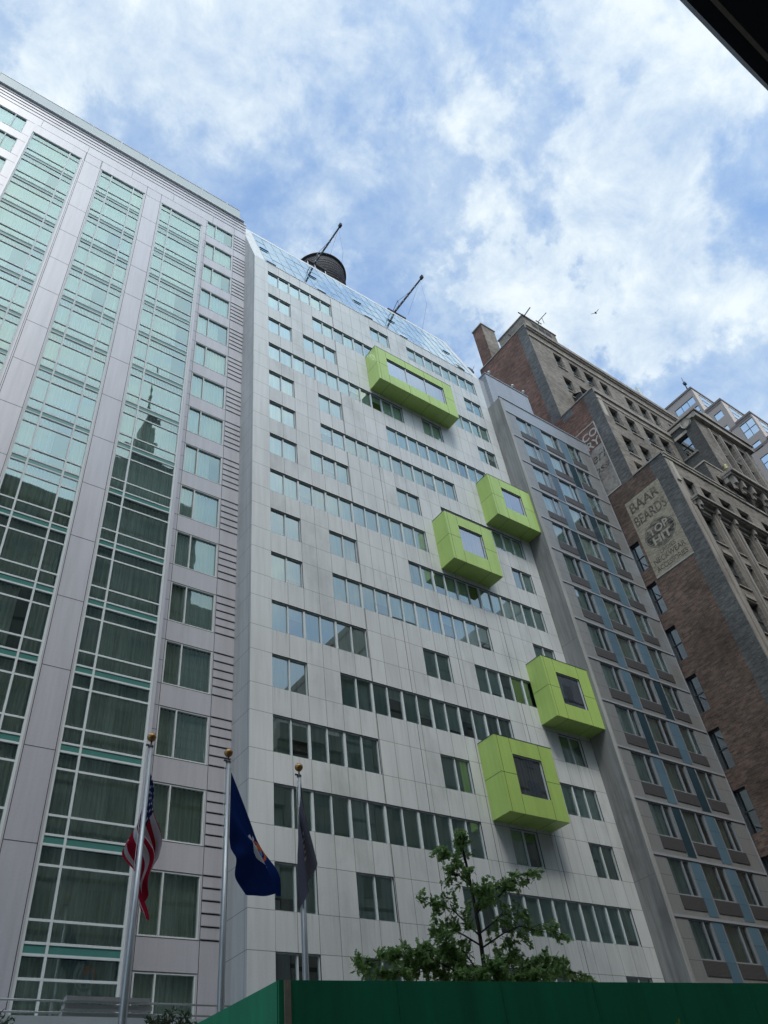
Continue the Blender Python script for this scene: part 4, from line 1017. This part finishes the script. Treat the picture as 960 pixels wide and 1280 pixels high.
def shrub(name, c, h0, rad, n_, mat, label, cat, size=.09, trunk=True):
    t_ = thing(name, (c[0], c[1], 0), label, cat); w = MB(); l = MB()
    w.tube([(c[0], c[1], 0), (c[0] + .05, c[1], h0 * .6), (c[0], c[1], c[2])], .06, 'bark', 7, r1=.02)
    for i in range(n_):
        d = rv(1.).normalized(); d.z = abs(d.z) * .8 - .25
        e = Vector(c) + Vector((d.x * rad, d.y * rad, d.z * rad * .9)) * R.uniform(.75, 1.1)
        branchy(l, w, Vector(c) - Vector((0, 0, rad * .5)), e, .012, 6, rad * .4, size, mat, .1, 9, 1)
    w.build('trunk', t_); l.build('crown', t_); return t_
shrub('small_tree', (4.75, 21, 6.0), 6, .85, 22, 'leaf_b', 'leafy small tree top at the bottom left corner', 'tree', .13)
shrub('small_tree', (9.35, 21.2, 6.0), 6, .75, 18, 'leaf_b', 'leafy small tree top below the railing beside the green shed', 'tree', .13)
shrub('sapling', (13.75, 10.0, 3.55), 3.5, .42, 7, 'leaf_y', 'yellow green sapling tip in front of the shed at bottom right', 'tree', .08)
shrub('sapling', (14.9, 10.0, 3.5), 3.5, .40, 6, 'leaf_y', 'lower yellow green sapling tip further right before the shed', 'tree', .08)

# ================================================================== canopy over the viewer
aw = MB(); pts_ = []
for i in range(25):
    x = -4 + 12 * i / 24; pts_.append((x, -.17 - .012 * (x - 1.7) ** 2))
for i in range(24):
    (xa, ya), (xb, yb) = pts_[i], pts_[i + 1]
    aw.face([(xa, ya, 4.5), (xb, yb, 4.5), (xb, -2.9, 4.5), (xa, -2.9, 4.5)], 'black'); aw.face([(xa, ya, 4.5), (xa, ya, 4.75), (xb, yb, 4.75), (xb, yb, 4.5)], 'black')
    aw.face([(xa, ya, 4.75), (xa, -2.9, 4.75), (xb, -2.9, 4.75), (xb, yb, 4.75)], 'black')
    aw.face([(xa, ya - .045, 4.485), (xb, yb - .045, 4.485), (xb, yb - .06, 4.485), (xa, ya - .06, 4.485)], 'wood')
    aw.face([(xa, ya - .23, 4.485), (xb, yb - .23, 4.485), (xb, yb - .25, 4.485), (xa, ya - .25, 4.485)], 'steel_dark')
tag(aw.build('canopy'), 'black underside of a curved canopy cutting the top right corner', 'canopy')

# ================================================================== the far side of the street (seen in the glass)
def block(name, x0, x1, y0, y1, z1, mat, label, wp=3.2, fp=3.5):
    t_ = thing(name, ((x0 + x1) / 2, (y0 + y1) / 2, 0), label, 'building'); m = MB()
    m.box(x0, x1, y0, y1, 0, z1, mat); m.box(x0 - .0, x1 + .0, y1 + .001, y1 + .5, z1 - 1.2, z1 + .3, 'stone'); m.build('wall', t_)
    wn = MB(); nx = int((x1 - x0) / wp)
    for f in range(int(z1 / fp) - 1):
        for i in range(nx):
            x = x0 + (i + .5) * (x1 - x0) / nx
            wn.box(x - .75, x + .75, y1 + .0, y1 + .05, f * fp + 5, f * fp + 7, 'opp_glass')
    wn.build('window_grid', t_)
    return t_
block('opposite_building', -45, 13, -25, -3.2, 54.4, 'opp_a', 'tan brick block across the street mirrored in the teal bays')
block('opposite_building', 13, 21.2, -25, -3.2, 58, 'opp_b', 'narrow grey block across the street mirrored in the teal bays')
block('opposite_building', 21.3, 24, -25, -3.2, 51.5, 'opp_a', 'slim lower tan block across the street')
block('opposite_building', 24.1, 33, -25, -3.2, 30, 'opp_b', 'low grey building across the street leaving a gap of sky')
block('opposite_building', 33.1, 39, -25, -3.2, 36, 'opp_a', 'mid height tan block across the street mirrored in the white tower')
block('opposite_building', 39.1, 43, -25, -3.2, 44, 'opp_b', 'stepped grey block across the street')
block('opposite_building', 43.1, 70, -25, -3.2, 52, 'opp_a', 'wide tan block across the street mirrored in the right windows')
block('opposite_building', 70.1, 120, -25, -3.2, 64, 'opp_b', 'tallest grey block across the street at the far right')
sk = thing('skyscraper', (84, -220, 0), 'stepped skyscraper with a tall spire mirrored in the teal bay glass', 'skyscraper')
m = MB()
for hw, z0, z1 in ((30, 0, 200), (22, 200, 262), (14, 262, 284), (7.5, 284, 298), (5, 298, 312), (3.6, 312, 324)): m.box(84 - hw, 84 + hw, -220 - hw, -220 + hw, z0, z1, 'opp_b')
m.build('wall', sk)
m = MB(); m.lathe((84, -220, 324), [(3, 0), (2.2, 8), (1.2, 12), (1.0, 30), (.5, 31), (.3, 47)], 'steel_dark', 12); m.build('spire', sk)

# bird last (uses its own material)
for i, mname in enumerate(bw.mats): pass
tag(bw.build('bird'), 'small dark bird flying in the sky above the brick building', 'bird')

# ================================================================== ground
def sheet(name, x0, x1, y0, y1, z, mat):
    m = MB(); m.face([(x0, y0, z), (x1, y0, z), (x1, y1, z), (x0, y1, z)], mat); return tag(m.build(name), kind='structure')
sheet('ground', -1500, 1500, -1500, 1500, -.16, 'asphalt')
sheet('road', -300, 400, 1.2, 13.0, -.15, 'asphalt')
for nm, y0, y1 in (('pavement', 13.0, 45), ('pavement', -3.2, 1.2)):
    m = MB(); m.box(-300, 400, y0, y1, -.15, 0, 'paving'); tag(m.build(nm), kind='structure')

# ================================================================== camera
yaw, pit, roll = 0.7206356, 0.7463113, -0.14565341
f = Vector((math.sin(yaw) * math.cos(pit), math.cos(yaw) * math.cos(pit), math.sin(pit)))
r = Vector((math.cos(yaw), -math.sin(yaw), 0)); u = r.cross(f)
r2 = r * math.cos(roll) + u * math.sin(roll); u2 = -r * math.sin(roll) + u * math.cos(roll)
cam = bpy.data.cameras.new('camera'); co = bpy.data.objects.new('camera', cam); COL.objects.link(co)
mw = Matrix((r2, u2, -f)).transposed().to_4x4(); mw.translation = Vector((0, 0, 1.6)); co.matrix_world = mw
cam.sensor_fit = 'VERTICAL'; cam.sensor_height = 36; cam.sensor_width = 27; cam.lens = 977.2 / 1280 * 36
cam.clip_end = 5000; cam.clip_start = .05
scene.camera = co

# ================================================================== light
CLOUDS = [((.509, .075, .857), 8.5, 1.), ((.533, .185, .826), 6., .95), ((.563, .043, .826), 6., .8), ((.117, .256, .96), 9., .75), ((-.003, .331, .944), 7., .7), ((.261, .24, .935), 7., .6), ((.209, .369, .906), 6., .6), ((.452, .275, .849), 5., .45)]
SUN_EL, SUN_AZ = math.radians(57), math.radians(202)     # azimuth from +y clockwise towards +x
w = bpy.data.worlds.new('World'); scene.world = w; w.use_nodes = True; nt = w.node_tree; nt.nodes.clear()
out = nd(nt, 'ShaderNodeOutputWorld'); bg = nd(nt, 'ShaderNodeBackground'); bg.inputs['Strength'].default_value = .09
sky = nd(nt, 'ShaderNodeTexSky', sky_type='NISHITA'); sky.sun_disc = False; sky.sun_elevation = SUN_EL; sky.sun_rotation = SUN_AZ
sky.air_density = 1.3; sky.dust_density = .6; sky.ozone_density = 2.5
tc = nd(nt, 'ShaderNodeTexCoord'); s_ = sep(nt, tc.outputs['Generated'])
v = tc.outputs['Generated']
def vdot(vec, d):
    n = nd(nt, 'ShaderNodeVectorMath', operation='DOT_PRODUCT'); nt.links.new(vec, n.inputs[0]); n.inputs[1].default_value = d; return n.outputs['Value']
big = noise(nt, mapping(nt, v, (1, 1, 1.5), (3.7, 1.3, 0)), 2.6, 5, .55, .25)
med = noise(nt, mapping(nt, v, (1, 1, 1.3), (9.1, 4.4, 2)), 10.0, 9, .66, .25)
fin = noise(nt, mapping(nt, v, (1, 1, 1.2), (2, 7, 5)), 26, 6, .6, .15)
wn = nd(nt, 'ShaderNodeTexNoise'); wn.inputs['Scale'].default_value = 6; wn.inputs['Detail'].default_value = 7; wn.inputs['Roughness'].default_value = .6
nt.links.new(v, wn.inputs['Vector'])
off = nd(nt, 'ShaderNodeVectorMath', operation='MULTIPLY_ADD'); nt.links.new(wn.outputs['Color'], off.inputs[0]); off.inputs[1].default_value = (.26, .26, .26)
sub = nd(nt, 'ShaderNodeVectorMath', operation='SUBTRACT'); nt.links.new(v, sub.inputs[0]); sub.inputs[1].default_value = (.13, .13, .13)
nt.links.new(sub.outputs[0], off.inputs[2]); vw = off.outputs[0]
heaps = None       # the larger cumulus heaps, by direction and angular size
for d, rad, amp in CLOUDS:
    dd = vdot(vw, d)
    h = nd(nt, 'ShaderNodeMapRange', interpolation_type='SMOOTHSTEP'); nt.links.new(dd, h.inputs[0])
    h.inputs[1].default_value = math.cos(math.radians(rad * 1.9)); h.inputs[2].default_value = math.cos(math.radians(rad * .1)); h.inputs[3].default_value = 0; h.inputs[4].default_value = amp
    heaps = h.outputs[0] if heaps is None else math_(nt, 'MAXIMUM', heaps, h.outputs[0])
back = math_(nt, 'MAXIMUM', math_(nt, 'MULTIPLY', s_[1], -1.), 0.)  # cloud cover added behind the viewer to whiten the window reflections
den = math_(nt, 'ADD', math_(nt, 'ADD', math_(nt, 'MULTIPLY', big, .65), math_(nt, 'MULTIPLY', med, .65)), math_(nt, 'MULTIPLY', fin, .22))
den = math_(nt, 'ADD', math_(nt, 'DIVIDE', den, 1.52), math_(nt, 'ADD', math_(nt, 'MULTIPLY', back, .2), math_(nt, 'MULTIPLY', heaps, .15)))
cov = ramp(nt, den, [(.38, g(.20)), (.50, g(.48)), (.60, g(.75)), (.74, g(1.))])
lum = math_(nt, 'ADD', math_(nt, 'MULTIPLY', med, .55), math_(nt, 'ADD', math_(nt, 'MULTIPLY', big, .35), math_(nt, 'MULTIPLY', heaps, .16)))
shade = ramp(nt, lum, [(.34, (3.8, 4.8, 6.3)), (.50, (5.0, 6.0, 7.0)), (.66, (6.9, 7.6, 7.9))])
blue = mixc(nt, 1., sky.outputs[0], (1.5, 1.75, 1.85), 'MULTIPLY')
c = mixc(nt, cov, blue, shade)
# sky glow added round the sun, behind the viewer, to brighten facades and glass
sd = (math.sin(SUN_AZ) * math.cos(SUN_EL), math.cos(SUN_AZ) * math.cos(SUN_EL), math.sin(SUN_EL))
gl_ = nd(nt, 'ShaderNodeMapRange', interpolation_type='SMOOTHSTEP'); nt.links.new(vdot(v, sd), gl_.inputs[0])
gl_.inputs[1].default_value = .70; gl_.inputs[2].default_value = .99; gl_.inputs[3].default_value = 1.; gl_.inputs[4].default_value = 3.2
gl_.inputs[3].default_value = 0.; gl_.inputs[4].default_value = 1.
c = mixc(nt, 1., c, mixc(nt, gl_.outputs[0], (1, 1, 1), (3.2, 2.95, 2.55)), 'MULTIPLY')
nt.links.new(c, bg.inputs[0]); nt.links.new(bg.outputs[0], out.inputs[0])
su = bpy.data.lights.new('sun', 'SUN'); su.energy = 1.15; su.angle = math.radians(12); su.color = (1, .94, .86)
so = bpy.data.objects.new('sun', su); COL.objects.link(so)
dv = Vector((math.sin(SUN_AZ) * math.cos(SUN_EL), math.cos(SUN_AZ) * math.cos(SUN_EL), math.sin(SUN_EL)))
so.rotation_euler = dv.to_track_quat('Z', 'Y').to_euler()
vs = scene.view_settings; vs.view_transform = 'Standard'; vs.look = 'None'; vs.gamma = 1; vs.exposure = 0.56; vs.use_curve_mapping = False
scene.render.engine = 'CYCLES'
cy = scene.cycles; cy.max_bounces = 8; cy.diffuse_bounces = 3; cy.glossy_bounces = 4; cy.transparent_max_bounces = 16; cy.transmission_bounces = 4
